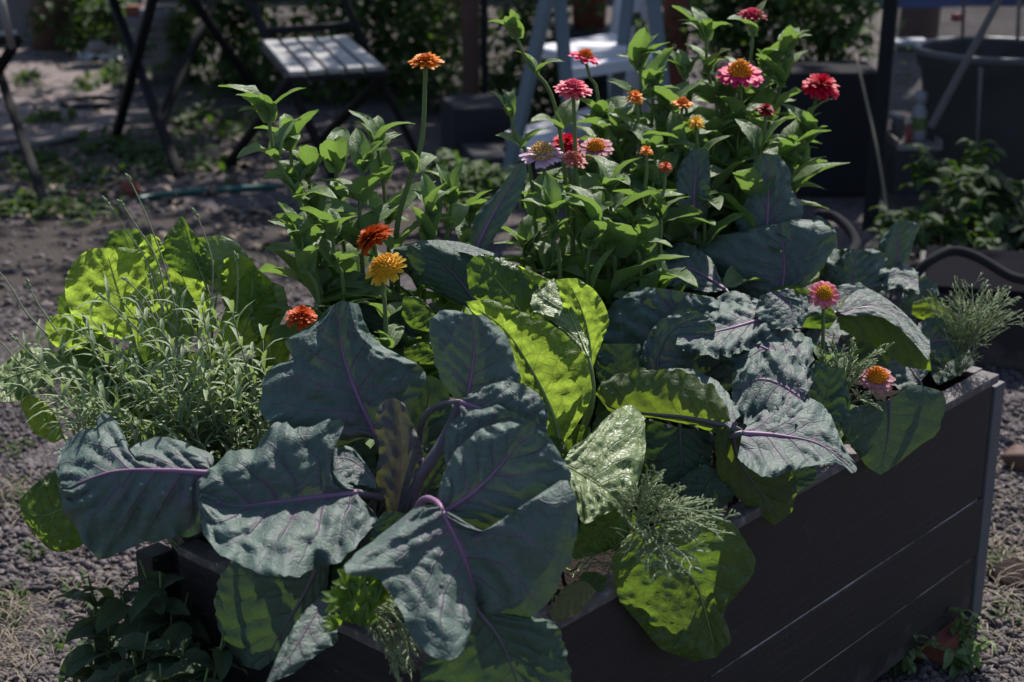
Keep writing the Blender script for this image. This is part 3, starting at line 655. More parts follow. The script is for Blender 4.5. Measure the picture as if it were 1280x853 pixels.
big_leaf(c4, 'cab', [(1060, 440), (1035, 420), (1010, 415)], [(1065, 420), (1040, 400), (1012, 402)], [(1060, 460), (1030, 445), (1006, 428)], 2.28, g=(0, -.6), ruf=.014, pk=.006, edge=.06, rib=None)

# back cabbages between the zinnias
c5 = plant('red_cabbage', 'tall upright grey cabbage leaves among the rear zinnia stems', 'cabbage', 955, 375, GC)
big_leaf(c5, 'cab', [(957, 305), (960, 255), (960, 192)], [(930, 300), (920, 275), (938, 240), (942, 206), (950, 191)], [(992, 296), (1004, 262), (990, 238), (987, 212), (973, 194)],
         2.38, g=(0, -.1), gl=(.2, -.1), gr=(-.3, -.1), cl=.012, cr=.02, ruf=.008, pk=.004)
big_leaf(c5, 'cab', [(868, 285), (868, 230), (876, 184)], [(848, 270), (846, 218), (862, 188)], [(884, 270), (888, 220), (886, 188)], 2.34, g=(0, -.15), gl=(.3, -.1), gr=(-.4, -.5), ruf=.010, pk=.004)
big_leaf(c5, 'cab', [(1010, 290), (1030, 285), (1046, 300)], [(1000, 278), (1024, 270), (1044, 286)], [(1015, 310), (1035, 325), (1046, 312)], 2.44, g=(0, -.6), ruf=.014, pk=.005, rib=None)
c6 = plant('red_cabbage', 'blue green cabbage behind the centre lettuce with an arching leaf', 'cabbage', 640, 430, GC)
big_leaf(c6, 'cab', [(594, 312), (614, 272), (638, 232), (652, 203)], [(585, 308), (596, 268), (624, 236), (645, 206)], [(608, 312), (642, 262), (658, 222), (658, 206)], 2.14, g=(0, -.15), gl=(.5, -.9), gr=(-.4, -.1), cl=.02, ruf=.006, pk=.003)
big_leaf(c6, 'cabd', [(602, 388), (575, 352), (548, 325), (525, 306)], [(565, 378), (522, 352), (500, 332), (491, 314), (508, 305)], [(617, 372), (620, 342), (608, 318), (570, 306), (545, 303)],
         2.03, g=(0, -.1), gl=(.2, -.1), gr=(.0, -.1), cl=.018, cr=.035, ruf=.006, pk=.003, rib='ribd')
big_leaf(c6, 'cab', [(490, 318), (530, 306), (575, 308), (616, 322)], [(488, 312), (530, 301), (575, 303), (618, 317)], [(494, 324), (530, 314), (575, 315), (612, 326)], 2.03, g=(0, -1.1), ruf=.004, pk=.002, edge=.02, rib=None)
big_leaf(c6, 'cabd', [(520, 420), (480, 400), (455, 370), (450, 345)], [(500, 430), (455, 410), (440, 380), (445, 350)], [(540, 405), (505, 380), (480, 355), (458, 342)], 2.05, g=(0, -.2), ruf=.008, rib=None)

# ================================================================== LETTUCES
GL = 'lettuces in the planter'
l1 = plant('lettuce', 'large bright lettuce glowing yellow green between the cabbages', 'lettuce', 680, 640, GL)
big_leaf(l1, 'let', [(702, 556), (690, 515), (664, 462), (630, 412), (582, 377)],
         [(690, 557), (672, 530), (652, 492), (640, 452), (616, 412), (590, 390)],
         [(714, 542), (738, 500), (736, 460), (719, 430), (692, 407), (658, 392), (612, 374)],
         1.86, g=(0, -.05), gl=(.25, -.05), gr=(-.15, -.02), cl=.005, cr=.012, ruf=.004, pk=.004, nv=7, rib='ribg', edge=.012)
big_leaf(l1, 'letd', [(672, 425), (650, 388), (622, 352), (592, 321)], [(650, 415), (612, 386), (588, 365), (583, 332)], [(692, 392), (690, 362), (672, 345), (640, 329), (606, 317)],
         1.97, g=(0, -.05), gl=(.1, 0), gr=(.1, -.3), cr=.006, ruf=.007, pk=.006, nv=6, rib='ribg')
big_leaf(l1, 'let', [(640, 345), (665, 352), (690, 352)], [(600, 318), (640, 329), (675, 344)], [(640, 352), (665, 362), (690, 360)], 1.975, g=(0, -.4), ruf=.005, pk=.004, rib=None, stalk=False)
big_leaf(l1, 'letp', [(736, 448), (718, 405), (693, 348)], [(715, 425), (690, 402), (667, 390), (665, 370), (680, 354)], [(737, 430), (724, 402), (706, 364)],
         1.875, g=(0, -.6), gl=(.1, -.7), gr=(-.1, -.7), ruf=.006, pk=.005, rib='ribg')
big_leaf(l1, 'let', [(738, 470), (737, 430), (727, 388), (708, 348)], [(728, 450), (716, 410), (702, 378), (695, 350)], [(744, 450), (757, 416), (761, 396), (746, 366), (722, 348)],
         1.93, g=(0, -.03), gl=(.2, 0), gr=(-.2, -.02), ruf=.006, pk=.006, rib='ribg', edge=.01)
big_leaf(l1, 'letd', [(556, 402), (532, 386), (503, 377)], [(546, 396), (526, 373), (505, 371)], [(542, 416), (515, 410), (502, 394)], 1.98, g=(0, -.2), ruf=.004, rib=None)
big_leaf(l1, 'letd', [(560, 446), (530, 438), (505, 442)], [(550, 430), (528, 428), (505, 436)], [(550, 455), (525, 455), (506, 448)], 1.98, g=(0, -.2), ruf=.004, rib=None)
big_leaf(l1, 'letp', [(703, 580), (740, 601), (762, 616), (777, 632)],
         [(714, 560), (736, 545), (765, 516), (793, 506), (806, 530), (805, 575), (795, 610), (784, 628)],
         [(712, 612), (722, 640), (730, 655), (750, 646), (768, 637)],
         1.76, g=(0, -.35), gl=(.1, -.8), gr=(0, -.8), cl=.008, ruf=.010, pk=.010, nv=6, rib='ribg')
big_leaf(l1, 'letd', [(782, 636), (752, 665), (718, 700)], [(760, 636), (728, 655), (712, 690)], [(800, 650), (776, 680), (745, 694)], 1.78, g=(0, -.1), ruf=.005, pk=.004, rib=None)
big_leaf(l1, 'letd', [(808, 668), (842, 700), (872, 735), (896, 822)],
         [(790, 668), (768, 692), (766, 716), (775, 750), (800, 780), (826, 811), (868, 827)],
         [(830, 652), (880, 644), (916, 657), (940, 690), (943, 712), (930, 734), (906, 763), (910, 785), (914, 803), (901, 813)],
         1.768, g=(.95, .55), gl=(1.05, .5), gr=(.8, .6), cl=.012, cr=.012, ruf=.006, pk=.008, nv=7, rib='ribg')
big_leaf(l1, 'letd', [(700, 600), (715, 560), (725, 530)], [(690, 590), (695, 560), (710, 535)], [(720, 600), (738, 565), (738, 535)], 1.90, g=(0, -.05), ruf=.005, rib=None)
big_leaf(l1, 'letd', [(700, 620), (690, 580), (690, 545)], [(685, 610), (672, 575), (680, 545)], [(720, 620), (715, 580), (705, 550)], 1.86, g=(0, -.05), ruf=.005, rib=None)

for a_, b_, c_ in (((770, 640), (790, 600), (800, 565)), ((850, 640), (830, 610), (825, 575)), ((760, 560), (775, 530), (780, 500)), ((730, 690), (745, 660), (765, 640))):
    big_leaf(l1, 'letd', [a_, b_, c_], [(a_[0] - 16, a_[1]), (b_[0] - 34, b_[1]), (c_[0] - 18, c_[1] + 8)], [(a_[0] + 16, a_[1]), (b_[0] + 32, b_[1]), (c_[0] + 18, c_[1] + 8)], 2.02 if b_[1] < 650 else 1.84, g=(0, -.5), ruf=.008, pk=.004, rib='ribg')
l2 = plant('lettuce', 'broad lettuce at the left end of the planter behind the lavender', 'lettuce', 235, 640, GL)
big_leaf(l2, 'let', [(168, 428), (152, 378), (141, 342), (132, 310)], [(132, 420), (99, 408), (84, 380), (82, 350), (94, 325), (112, 311)], [(202, 420), (213, 380), (205, 345), (186, 318), (156, 309)],
         1.98, g=(0, -.05), gl=(.12, 0), gr=(-.12, 0), cl=.01, cr=.01, ruf=.007, pk=.007, rib='ribg', edge=.012)
big_leaf(l2, 'letd', [(172, 345), (162, 312), (152, 286)], [(140, 338), (130, 308), (137, 290)], [(202, 338), (193, 308), (172, 287)], 2.05, g=(0, -.1), ruf=.008, pk=.006, rib='ribg')
big_leaf(l2, 'letd', [(256, 352), (241, 315), (227, 269)], [(226, 345), (204, 325), (206, 298), (216, 284)], [(272, 348), (260, 316), (240, 288)], 2.02, g=(0, -.1), gl=(.3, 0), gr=(-.3, -.1), ruf=.007, pk=.006, rib='ribg')
big_leaf(l2, 'letp', [(272, 365), (282, 328), (264, 295)], [(252, 350), (240, 318), (248, 297)], [(302, 362), (312, 330), (302, 308), (280, 295)], 2.02, g=(0, -.3), gr=(0, -.45), cr=.02, ruf=.012, pk=.008, rib='ribg')
big_leaf(l2, 'let', [(290, 445), (312, 392), (316, 332)], [(268, 432), (280, 390), (300, 345)], [(322, 432), (347, 390), (337, 348)], 2.0, g=(0, -.05), gl=(.2, 0), gr=(-.2, 0), ruf=.008, pk=.006, rib='ribg')
big_leaf(l2, 'let', [(250, 420), (236, 370), (222, 330)], [(225, 415), (208, 370), (206, 338)], [(278, 410), (262, 370), (245, 335)], 2.03, g=(0, -.05), ruf=.008, pk=.006, rib='ribg')
big_leaf(l2, 'let', [(112, 428), (85, 416), (57, 406)], [(106, 402), (84, 392), (60, 396)], [(100, 438), (75, 436), (56, 420)], 1.98, g=(0, -.1), ruf=.008, pk=.005, rib=None)
big_leaf(l2, 'letd', [(120, 440), (95, 400), (82, 365)], [(100, 440), (75, 405), (72, 372)], [(135, 425), (115, 395), (96, 368)], 2.02, g=(0, -.1), ruf=.008, rib=None)
big_leaf(l2, 'letp', [(78, 456), (30, 466), (-16, 482)], [(64, 436), (30, 436), (2, 456)], [(66, 478), (25, 500), (-12, 502)], 1.93, g=(0, -.6), ruf=.014, pk=.008, rib='ribg', edge=.06)
big_leaf(l2, 'let', [(80, 548), (50, 522), (25, 494)], [(75, 528), (52, 500), (30, 492)], [(68, 554), (42, 540), (27, 510)], 1.9, g=(0, -.1), ruf=.005, rib='ribg')
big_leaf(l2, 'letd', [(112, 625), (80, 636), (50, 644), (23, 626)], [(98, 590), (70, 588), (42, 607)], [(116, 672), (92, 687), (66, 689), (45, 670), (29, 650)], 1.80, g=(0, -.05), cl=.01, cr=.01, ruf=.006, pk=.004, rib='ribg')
big_leaf(l2, 'let', [(205, 545), (195, 512), (186, 482)], [(180, 540), (165, 515), (172, 488)], [(225, 535), (217, 505), (200, 482)], 1.95, g=(0, -.05), ruf=.006, rib=None)
for a_, b_, c_, r_ in (((225, 430), (222, 390), (214, 352), 26), ((330, 420), (335, 385), (338, 352), 24), ((125, 470), (112, 440), (98, 412), 24), ((300, 400), (302, 362), (298, 318), 26), ((195, 330), (190, 312), (188, 292), 16), ((345, 470), (340, 440), (338, 410), 22)):
    big_leaf(l2, random.choice(['let', 'letp', 'let']), [a_, b_, c_], [(a_[0] - r_ * .6, a_[1] - 4), (b_[0] - r_, b_[1]), (c_[0] - r_ * .7, c_[1] + 6)], [(a_[0] + r_ * .6, a_[1] - 4), (b_[0] + r_, b_[1]), (c_[0] + r_ * .7, c_[1] + 6)], 2.0, g=(0, -.3), gl=(.2, -.2), gr=(-.2, -.5), ruf=.014, pk=.008, rib='ribg', edge=.06)
for q in range(9):
    x = 110 + 26 * q + random.uniform(-8, 8); y = 500 + random.uniform(-50, 40)
    big_leaf(l2, random.choice(['letd', 'letd', 'let']), [(235 * .3 + x * .7, y + 60), (x, y + 10), (x + random.uniform(-15, 15), y - 50)], [(x - 20, y + 50), (x - 38, y), (x - 20, y - 40)], [(x + 25, y + 50), (x + 38, y), (x + 18, y - 42)], 1.99 + random.uniform(0, .05), g=(0, -.1), ruf=.008, pk=.005, rib=None)
l3 = plant('lettuce', 'small yellowing lettuce leaves low at the planter edge by the near corner', 'lettuce', 735, 735, GL)
big_leaf(l3, 'olive', [(735, 728), (712, 748), (690, 775)], [(720, 725), (700, 740), (686, 765)], [(745, 740), (725, 765), (698, 778)], 1.73, g=(0, -.6), ruf=.006, rib=None)
big_leaf(l3, 'letd', [(745, 715), (735, 735), (722, 755)], [(730, 715), (718, 735), (716, 752)], [(760, 722), (750, 742), (730, 757)], 1.77, g=(0, -.5), ruf=.006, rib=None)

# ================================================================== ZINNIAS
def small_leaf_mesh(name, mat, wid=.42, droop=.35, fold=.25, wave=.05, seed=0, n=9, k=3, base=.55):
    pos = np.zeros((n, 2 * k + 1, 3)); uv = np.zeros((n, 2 * k + 1, 2))
    for i in range(n):
        t = i / (n - 1)
        wv = wid * .5 * (math.sin(math.pi * min(1, t * (1 - base * .5) + base * .5 * (t > 0))) ** .8 if 0 < t < 1 else (.12 if t == 0 else 0.0))
        prof = (t + .06) ** .45 * (1 - t) ** .75 * 1.75
        wv = wid * .5 * min(1.0, prof)
        for j in range(-k, k + 1):
            s = j / k
            y = t * (1 - .12 * droop * t); z = .10 * math.sin(math.pi * t * .8) - droop * t ** 2.2 * .8
            z += fold * abs(s) * wv * 1.2 - .25 * fold * s * s * wv + wave * (s * s) * nz(t * 4, s * 2, seed * 3.7)
            pos[i, j + k] = (s * wv + .02 * nz(t * 2, seed), y, z); uv[i, j + k] = (s * .5 + .5, t)
    mb = MB(); mb.grid(pos); me = bpy.data.meshes.new(name); me.from_pydata(pos.reshape(-1, 3).tolist(), [], mb.f)
    me.materials.append(M[mat]); me.polygons.foreach_set('use_smooth', [True] * len(me.polygons))
    l = me.uv_layers.new(name='UVMap'); idx = np.zeros(len(me.loops), dtype=np.int32); me.loops.foreach_get('vertex_index', idx)
    l.data.foreach_set('uv', uv.reshape(-1, 2)[idx].astype(np.float32).ravel()); me.update(); return me
ZL = [small_leaf_mesh('zinnia_leaf', 'zin', random.uniform(.46, .62), random.uniform(.0, .6), random.uniform(.1, .5), random.uniform(.05, .14), q) for q in range(8)]
WL = [small_leaf_mesh('weed_leaf', 'weed', random.uniform(.5, .68), random.uniform(.1, .5), random.uniform(.1, .35), .12, q + 20) for q in range(5)]
def orient(d, nrm):
    d = Vector(d).normalized(); n = Vector(nrm); x = d.cross(n)
    if x.length < 1e-4: x = d.cross(Vector((1, .3, 0)))
    x.normalize(); z = x.cross(d); return Matrix((x, d, z)).transposed()
def put_leaf(root, meshes, at, d, size, roll=0., name='leaf', nrm=(0, 0, 1)):
    o = bpy.data.objects.new(name, random.choice(meshes)); COL.objects.link(o); o.parent = root
    R = orient(d, nrm) @ Matrix.Rotation(roll, 3, 'Y')
    o.matrix_basis = Matrix.Translation(Vector(at) - root_loc(root)) @ R.to_4x4() @ Matrix.Scale(size, 4)
    return o
def soil_under(x, d, z=SOIL):
    # lowest point of a stem whose foot shows at column x and stands at distance d
    v0 = FW + RT * ((x - W / 2) / F); b = (v0[2] - (z - CP[2]) / d) / UP[2]
    q = CP + (v0 - UP * b) * d
    q[0] = min(max(q[0], .05), PL - .05); q[1] = min(max(q[1], .05), PW - .05); return q
def spread(axis):
    a = Vector(axis).normalized(); u = a.cross(Vector((0.3, .2, 1)));
    if u.length < .01: u = a.cross(Vector((1, 0, 0)))
    u.normalize(); return a, u, a.cross(u)
def flower(root, c, R, axis, kind, cols, center, lay=4, per=15):
    a, u, v = spread(axis); c = Vector(c); mb = MB(); UV = []
    def petal(phi, r0, L, wd, el, cup=.15, z0=0.):
        out = u * math.cos(phi) + v * math.sin(phi); side = a.cross(out)
        rows = 5; vs = []
        for i in range(rows):
            t = i / (rows - 1); wv = wd * (.45, .85, 1.0, .92, .45)[i] * .5
            e = el
            p = c + a * z0 + out * (r0 + L * t * math.cos(el - .2 * t)) + a * (L * t * math.sin(el - .18 * t))
            for s in (-1, 0, 1): vs.append(p + side * (s * wv) + a * (cup * wv * abs(s)) )
        fs = [(i * 3 + j, i * 3 + j + 1, (i + 1) * 3 + j + 1, (i + 1) * 3 + j) for i in range(rows - 1) for j in (0, 1)]
        mb.add([tuple(q) for q in vs], fs); UV.extend([(s, i / (rows - 1)) for i in range(rows) for s in (0, .5, 1)])
    if kind == 'single':
        for k in range(2):
            n = per
            for i in range(n):
                petal((i + .5 * k) / n * 2 * math.pi + random.uniform(-.1, .1), R * .22, R * random.uniform(.68, .82) * (1 - .12 * k), R * .36, random.uniform(-.05, .12) + .2 * k, .2, R * .04 * k)
    else:
        for k in range(lay):
            f = k / max(1, lay - 1); n = int(per * 1.3 * (1 - .4 * f))
            el = {'double': .10 + f * .75, 'ball': -.25 + f * 1.45, 'dahlia': -.1 + f * 1.1}[kind]
            for i in range(n):
                petal((i + .5 * k) / n * 2 * math.pi + random.uniform(-.14, .14), R * .16 * (1 - f), R * (.84 - .42 * f) * random.uniform(.85, 1.08), R * .29 * (1 - .25 * f), el + random.uniform(-.14, .14), .25, R * .16 * f)
    h = mb.build('flower_head', cols, root, uv=UV)
    if center is not None:
        m = MB(); rc, mat, hc = center; n = int(60)
        for i in range(n):
            f = (i + .5) / n; r = rc * R * math.sqrt(f); ph = i * 2.39996
            p = c + a * (R * (.10 + hc * (1 - f))) + (u * math.cos(ph) + v * math.sin(ph)) * r
            dirv = (a * (1.2 - f * .5) + (u * math.cos(ph) + v * math.sin(ph)) * f * .9).normalized(); L = R * random.uniform(.10, .2)
            m.tube([p - dirv * L * .6, p + dirv * L * .5, p + dirv * L], [R * .05, R * .055, R * .035], 5)
        m.lathe([(rc * R, 0), (rc * R * .9, R * (.06 + hc * .3)), (rc * R * .55, R * (.08 + hc * .8)), (0.0001, R * (.08 + hc))], c, 14, Matrix((u, v, a)).transposed())
        m.build('flower_centre', mat, h)
    # green cup under the petals
    m = MB(); Rm = Matrix((u, v, a)).transposed()
    m.lathe([(R * .06, -R * .34), (R * .2, -R * .26), (R * .26, -R * .08), (R * .2, R * .04)], c, 12, Rm); m.build('calyx', M['stem'], h)
    return h
GZ = 'zinnias in the planter'
def zinnia(label, path, d, foot, fl=None, n=6, size=.07, bud=True, topsize=.6, axil=.5, d2=None, skip=.10, stemr=.0030):
    size = size * 1.5; n = n + 1
    """path: picture points of the stem from its top down; the foot stands in the soil at column foot"""
    root = thing('zinnia', label, 'zinnia', soil_under(foot, d2 or d), GZ)
    pts = [P(x, y, d) for x, y in path] + [np.array(root.location)]
    c = resample(pts, 36); m = MB(); m.tube(c, np.linspace(stemr * .8, stemr * 1.5, 36), 7); m.build('stem', M['stem'], root)
    L = np.sum(np.linalg.norm(np.diff(c, axis=0), axis=1))
    phi = random.uniform(0, 6.28)
    for k in range(n):
        s = skip + (0.86 - skip) * (k / max(1, n - 1)) ** .95; i = int(s * 35); p = c[i]; phi += math.pi / 2 + random.uniform(-.3, .3)
        sz = size * (topsize + (1 - topsize) * min(1, k / 2.5)) * random.uniform(.8, 1.15)
        for a in (0, math.pi):
            el = random.uniform(.4, 1.15) if k < 2 else random.uniform(.15, .95)
            h = Vector((math.cos(phi + a), math.sin(phi + a), 0))
            put_leaf(root, ZL, p, h * math.cos(el) + Vector((0, 0, math.sin(el))), sz, random.uniform(-.5, .5))
        if random.random() < axil:
            for q in range(random.choice((2, 3, 4))):
                a = phi + random.choice((0, math.pi)) + random.uniform(-.6, .6); el = random.uniform(.6, 1.3)
                put_leaf(root, ZL, Vector(p) + Vector((0, 0, .004)), Vector((math.cos(a) * math.cos(el), math.sin(a) * math.cos(el), math.sin(el))), sz * random.uniform(.3, .6), random.uniform(-.5, .5))
    top = Vector(c[0]); ax = (Vector(c[0]) - Vector(c[3])).normalized()
    if fl:
        kind, R, col, cen, tilt, side, lay, per = fl
        axis = Vector((0, 0, 1)) * math.cos(tilt) - Vector(FW) * math.sin(tilt) + Vector(RT) * side
        flower(root, top, R, axis, kind, col, cen, lay, per)
    else:
        m = MB(); r = .0065
        m.lathe([(r * .35, -r), (r * .9, -r * .5), (r, .2 * r), (r * .7, r), (r * .2, r * 1.4)], top, 10); m.build('bud', M['stem'], root)
        for q in range(6):
            a = random.uniform(0, 6.28); el = random.uniform(.5, 1.2)
            put_leaf(root, ZL, top - ax * .006 * (q % 3), Vector((math.cos(a) * math.cos(el), math.sin(a) * math.cos(el), math.sin(el))), size * random.uniform(.32, .65), random.uniform(-.4, .4))
    return root
OR = petal_mat('orange', (0.86, 0.22, 0.012), (0.90, 0.36, 0.04)); DO = petal_mat('burnt_orange', (0.62, 0.12, 0.008), (0.55, 0.08, 0.008))
YE = petal_mat('yellow', (0.86, 0.46, 0.02), (0.88, 0.56, 0.06)); OD = petal_mat('orange_red', (0.62, 0.085, 0.01), (0.66, 0.11, 0.015))
PK = petal_mat('pink', (0.85, 0.07, 0.16), (0.90, 0.26, 0.32)); MG = petal_mat('magenta', (0.78, 0.015, 0.15), (0.82, 0.04, 0.2))
LI = petal_mat('lilac', (0.60, 0.28, 0.46), (0.82, 0.62, 0.74)); RD = petal_mat('red', (0.72, 0.008, 0.035), (0.80, 0.02, 0.07))
SA = petal_mat('salmon', (0.72, 0.20, 0.12), (0.74, 0.26, 0.26)); DR = petal_mat('dark_red', (0.30, 0.008, 0.015), (0.36, 0.01, 0.02))
DP = petal_mat('dusty_pink', (0.50, 0.13, 0.17), (0.66, 0.35, 0.38)); PD = petal_mat('daisy_pink', (0.86, 0.12, 0.20), (0.90, 0.32, 0.36)); CR = petal_mat('cream', (0.74, 0.50, 0.16), (0.78, 0.60, 0.30))
YO = petal_mat('golden', (0.90, 0.36, 0.02), (0.92, 0.48, 0.05))
px = lambda n, d: n * d / F
zinnia('tall orange zinnia standing alone on a long bare stem', [(532, 78), (531, 110), (529, 160), (524, 190), (506, 243), (497, 280), (496, 330)], 2.12, 500, ('double', px(23, 2.12), OR, (.35, DO, .2), .18, -.05, 4, 17), 3, .075, skip=.26, axil=.25, stemr=.0036)
zinnia('burnt orange zinnia turned away above the yellow one', [(466, 297), (472, 330), (480, 370)], 1.99, 490, ('dahlia', px(29, 1.99), DO, None, .1, -.75, 6, 18), 2, .06, skip=.3)
zinnia('yellow zinnia with a dense golden centre', [(482, 336), (478, 365), (482, 400)], 1.95, 495, ('double', px(26, 2.06), YE, (.62, YE, .45), .75, -.45, 3, 15), 3, .06, skip=.3)
zinnia('orange red zinnia low down between lettuce and cabbage', [(377, 396), (385, 430), (395, 460)], 1.90, 400, ('ball', px(23, 1.98), OD, None, .25, .1, 5, 15), 2, .05, skip=.3)
zinnia('pink zinnia with pale petal tips on a straight stem in front', [(716, 113), (718, 150), (719, 210), (716, 280)], 2.22, 716, ('double', px(26, 2.22), PK, (.4, PK, .3), .22, .05, 5, 17), 4, .075, skip=.42, stemr=.0034)
zinnia('flat magenta zinnia seen edge on before the white step', [(731, 73), (738, 100), (750, 150)], 2.45, 750, ('single', px(23, 2.45), MG, (.36, OR, .3), .05, .3, 2, 12), 4, .07, skip=.2)
zinnia('lilac zinnia with a broad cream centre', [(678, 194), (682, 230), (690, 280)], 2.2, 695, ('double', px(28, 2.2), LI, (.55, CR, .35), .3, -.05, 3, 26), 4, .07, skip=.25)
zinnia('round crimson zinnia behind the lilac one', [(708, 180), (712, 220), (715, 260)], 2.32, 715, ('ball', px(22, 2.32), RD, None, .5, .2, 6, 16), 4, .07, skip=.25)
zinnia('small salmon zinnia right of the lilac one', [(717, 200), (722, 230), (728, 270)], 2.20, 735, ('double', px(19, 2.20), SA, (.5, SA, .3), .35, .3, 4, 13), 3, .06, skip=.25)
zinnia('dusty pink zinnia with an orange centre half hidden by a leaf', [(745, 186), (750, 220), (760, 260)], 2.26, 760, ('single', px(24, 2.26), DP, (.4, YO, .3), .5, -.1, 2, 15), 4, .07, skip=.25)
zinnia('small orange zinnia upper right of the pink one', [(794, 121), (798, 150), (800, 220)], 2.34, 800, ('ball', px(14, 2.34), OR, None, .3, .2, 4, 11), 5, .075, skip=.15)
zinnia('flat orange zinnia among the leaves left of the yellow one', [(853, 130), (850, 170), (845, 230)], 2.36, 845, ('single', px(16, 2.36), OR, (.4, OR, .3), .1, .1, 2, 10), 5, .075, skip=.15)
zinnia('tiny orange zinnia bud opening above the cabbage leaves', [(808, 188), (808, 220), (806, 260)], 2.24, 806, ('ball', px(10, 2.24), OR, None, .5, .0, 4, 9), 4, .07, skip=.2)
zinnia('tiny orange zinnia lowest at the right of the clump', [(832, 208), (830, 240), (826, 270)], 2.24, 824, ('ball', px(10, 2.24), OD, None, .6, .0, 4, 9), 3, .07, skip=.2)
zinnia('magenta zinnia with a large orange dome', [(925, 94), (926, 140), (920, 220)], 2.45, 915, ('single', px(31, 2.45), MG, (.42, YO, .45), .4, .0, 2, 14), 5, .08, skip=.15)
zinnia('full crimson pink zinnia farthest right against the dark wall', [(1026, 107), (1012, 150), (985, 230)], 2.5, 965, ('ball', px(26, 2.5), petal_mat('crimson', (0.60, 0.004, 0.03), (0.68, 0.012, 0.05)), None, .4, .1, 6, 18), 5, .08, skip=.15)
zinnia('topmost pink red zinnia', [(940, 20), (940, 60), (930, 150)], 2.58, 925, ('double', px(20, 2.58), petal_mat('rose', (0.62, 0.03, 0.09), (0.72, 0.08, 0.15)), (.4, PK, .25), .05, .05, 4, 15), 7, .08, skip=.08)
zinnia('dark red zinnia half closed under the magenta one', [(957, 137), (955, 180), (945, 240)], 2.38, 940, ('ball', px(14, 2.38), DR, None, .3, .3, 5, 12), 5, .07, skip=.15)
zinnia('small golden yellow zinnia at the left of the tall clump', [(870, 153), (872, 190), (880, 250)], 2.36, 880, ('ball', px(13, 2.36), YE, None, .5, -.2, 4, 10), 5, .07, skip=.15)
zinnia('coral pink daisy shaped zinnia above the right cabbage', [(1030, 368), (1029, 400), (1030, 450), (1040, 500)], 2.18, 1040, ('single', px(21, 2.18), PD, (.42, YE, .35), 1.0, 0, 2, 13), 3, .05, skip=.4, stemr=.0028)
zinnia('faded pink zinnia with an orange dome near the right rim', [(1096, 473), (1085, 500), (1068, 530)], 2.13, 1065, ('single', px(23, 2.13), DP, (.52, YO, .5), .6, 0, 2, 18), 2, .045, skip=.5, stemr=.0026)
# shoots with buds
shoots = [((335, 142), (345, 200), (385, 290), 2.06, 420, 6, .075, 'budding zinnia shoot farthest left behind the lavender'),
          ((455, 205), (450, 250), (452, 320), 2.10, 460, 5, .07, 'leafy zinnia shoot left of the tall orange flower'),
          ((470, 178), (478, 220), (485, 300), 2.14, 490, 6, .07, 'leafy zinnia shoot just behind the tall orange stem'),
          ((415, 290), (420, 330), (430, 370), 2.02, 440, 4, .06, 'low bright zinnia shoot left of the burnt orange flower'),
          ((565, 245), (560, 290), (555, 340), 2.16, 560, 5, .065, 'low zinnia shoot left of the blue cabbage leaf'),
          ((643, 40), (660, 80), (700, 165), 2.28, 730, 5, .06, 'zinnia bud on a slanting stem before the blue ladder'),
          ((638, 140), (645, 175), (665, 230), 2.24, 690, 4, .055, 'short zinnia bud left of the lilac flower'),
          ((800, 80), (800, 130), (790, 230), 2.42, 785, 7, .075, 'zinnia shoot in front of the white step'),
          ((772, 165), (772, 220), (765, 280), 2.40, 765, 5, .085, 'zinnia shoot beneath the small orange flower'),
          ((820, 190), (815, 240), (805, 300), 2.32, 800, 5, .08, 'zinnia shoot over the silvery cabbage'),
          ((882, 42), (885, 90), (900, 180), 2.5, 900, 8, .08, 'tall zinnia shoot left of the topmost flower'),
          ((985, 60), (975, 110), (955, 200), 2.55, 945, 7, .08, 'zinnia shoot between the topmost and the crimson flower'),
          ((905, 120), (905, 170), (905, 240), 2.52, 905, 6, .08, 'zinnia shoot below the magenta flower'),
          ((1010, 170), (1000, 210), (975, 260), 2.48, 960, 5, .075, 'low zinnia shoot farthest right of the clump'),
          ((855, 90), (858, 140), (862, 220), 2.48, 862, 7, .08, 'zinnia shoot over the flat orange flower'),
          ((840, 175), (845, 220), (850, 270), 2.44, 850, 5, .075, 'zinnia shoot right of the tiny orange buds'),
          ((990, 195), (985, 230), (970, 270), 2.44, 955, 5, .075, 'zinnia shoot above the tall upright cabbage leaf'),
          ((690, 262), (692, 300), (700, 340), 2.14, 705, 3, .075, 'low broad zinnia shoot over the lettuce'),
          ((740, 275), (738, 310), (735, 340), 2.14, 735, 3, .08, 'low broad zinnia shoot right of the lettuce'),
          ((785, 280), (790, 310), (800, 340), 2.2, 800, 3, .07, 'low zinnia shoot left of the domed cabbage leaf'),
          ((925, 175), (922, 220), (920, 280), 2.46, 918, 5, .075, 'zinnia shoot right above the broad grey cabbage leaf'),
          ((730, 218), (730, 250), (732, 300), 2.36, 735, 5, .085, 'zinnia shoot with long leaves under the salmon flower'),
          ((385, 215), (390, 260), (405, 330), 2.12, 430, 5, .07, 'zinnia shoot between the left bud and the tall flower')]
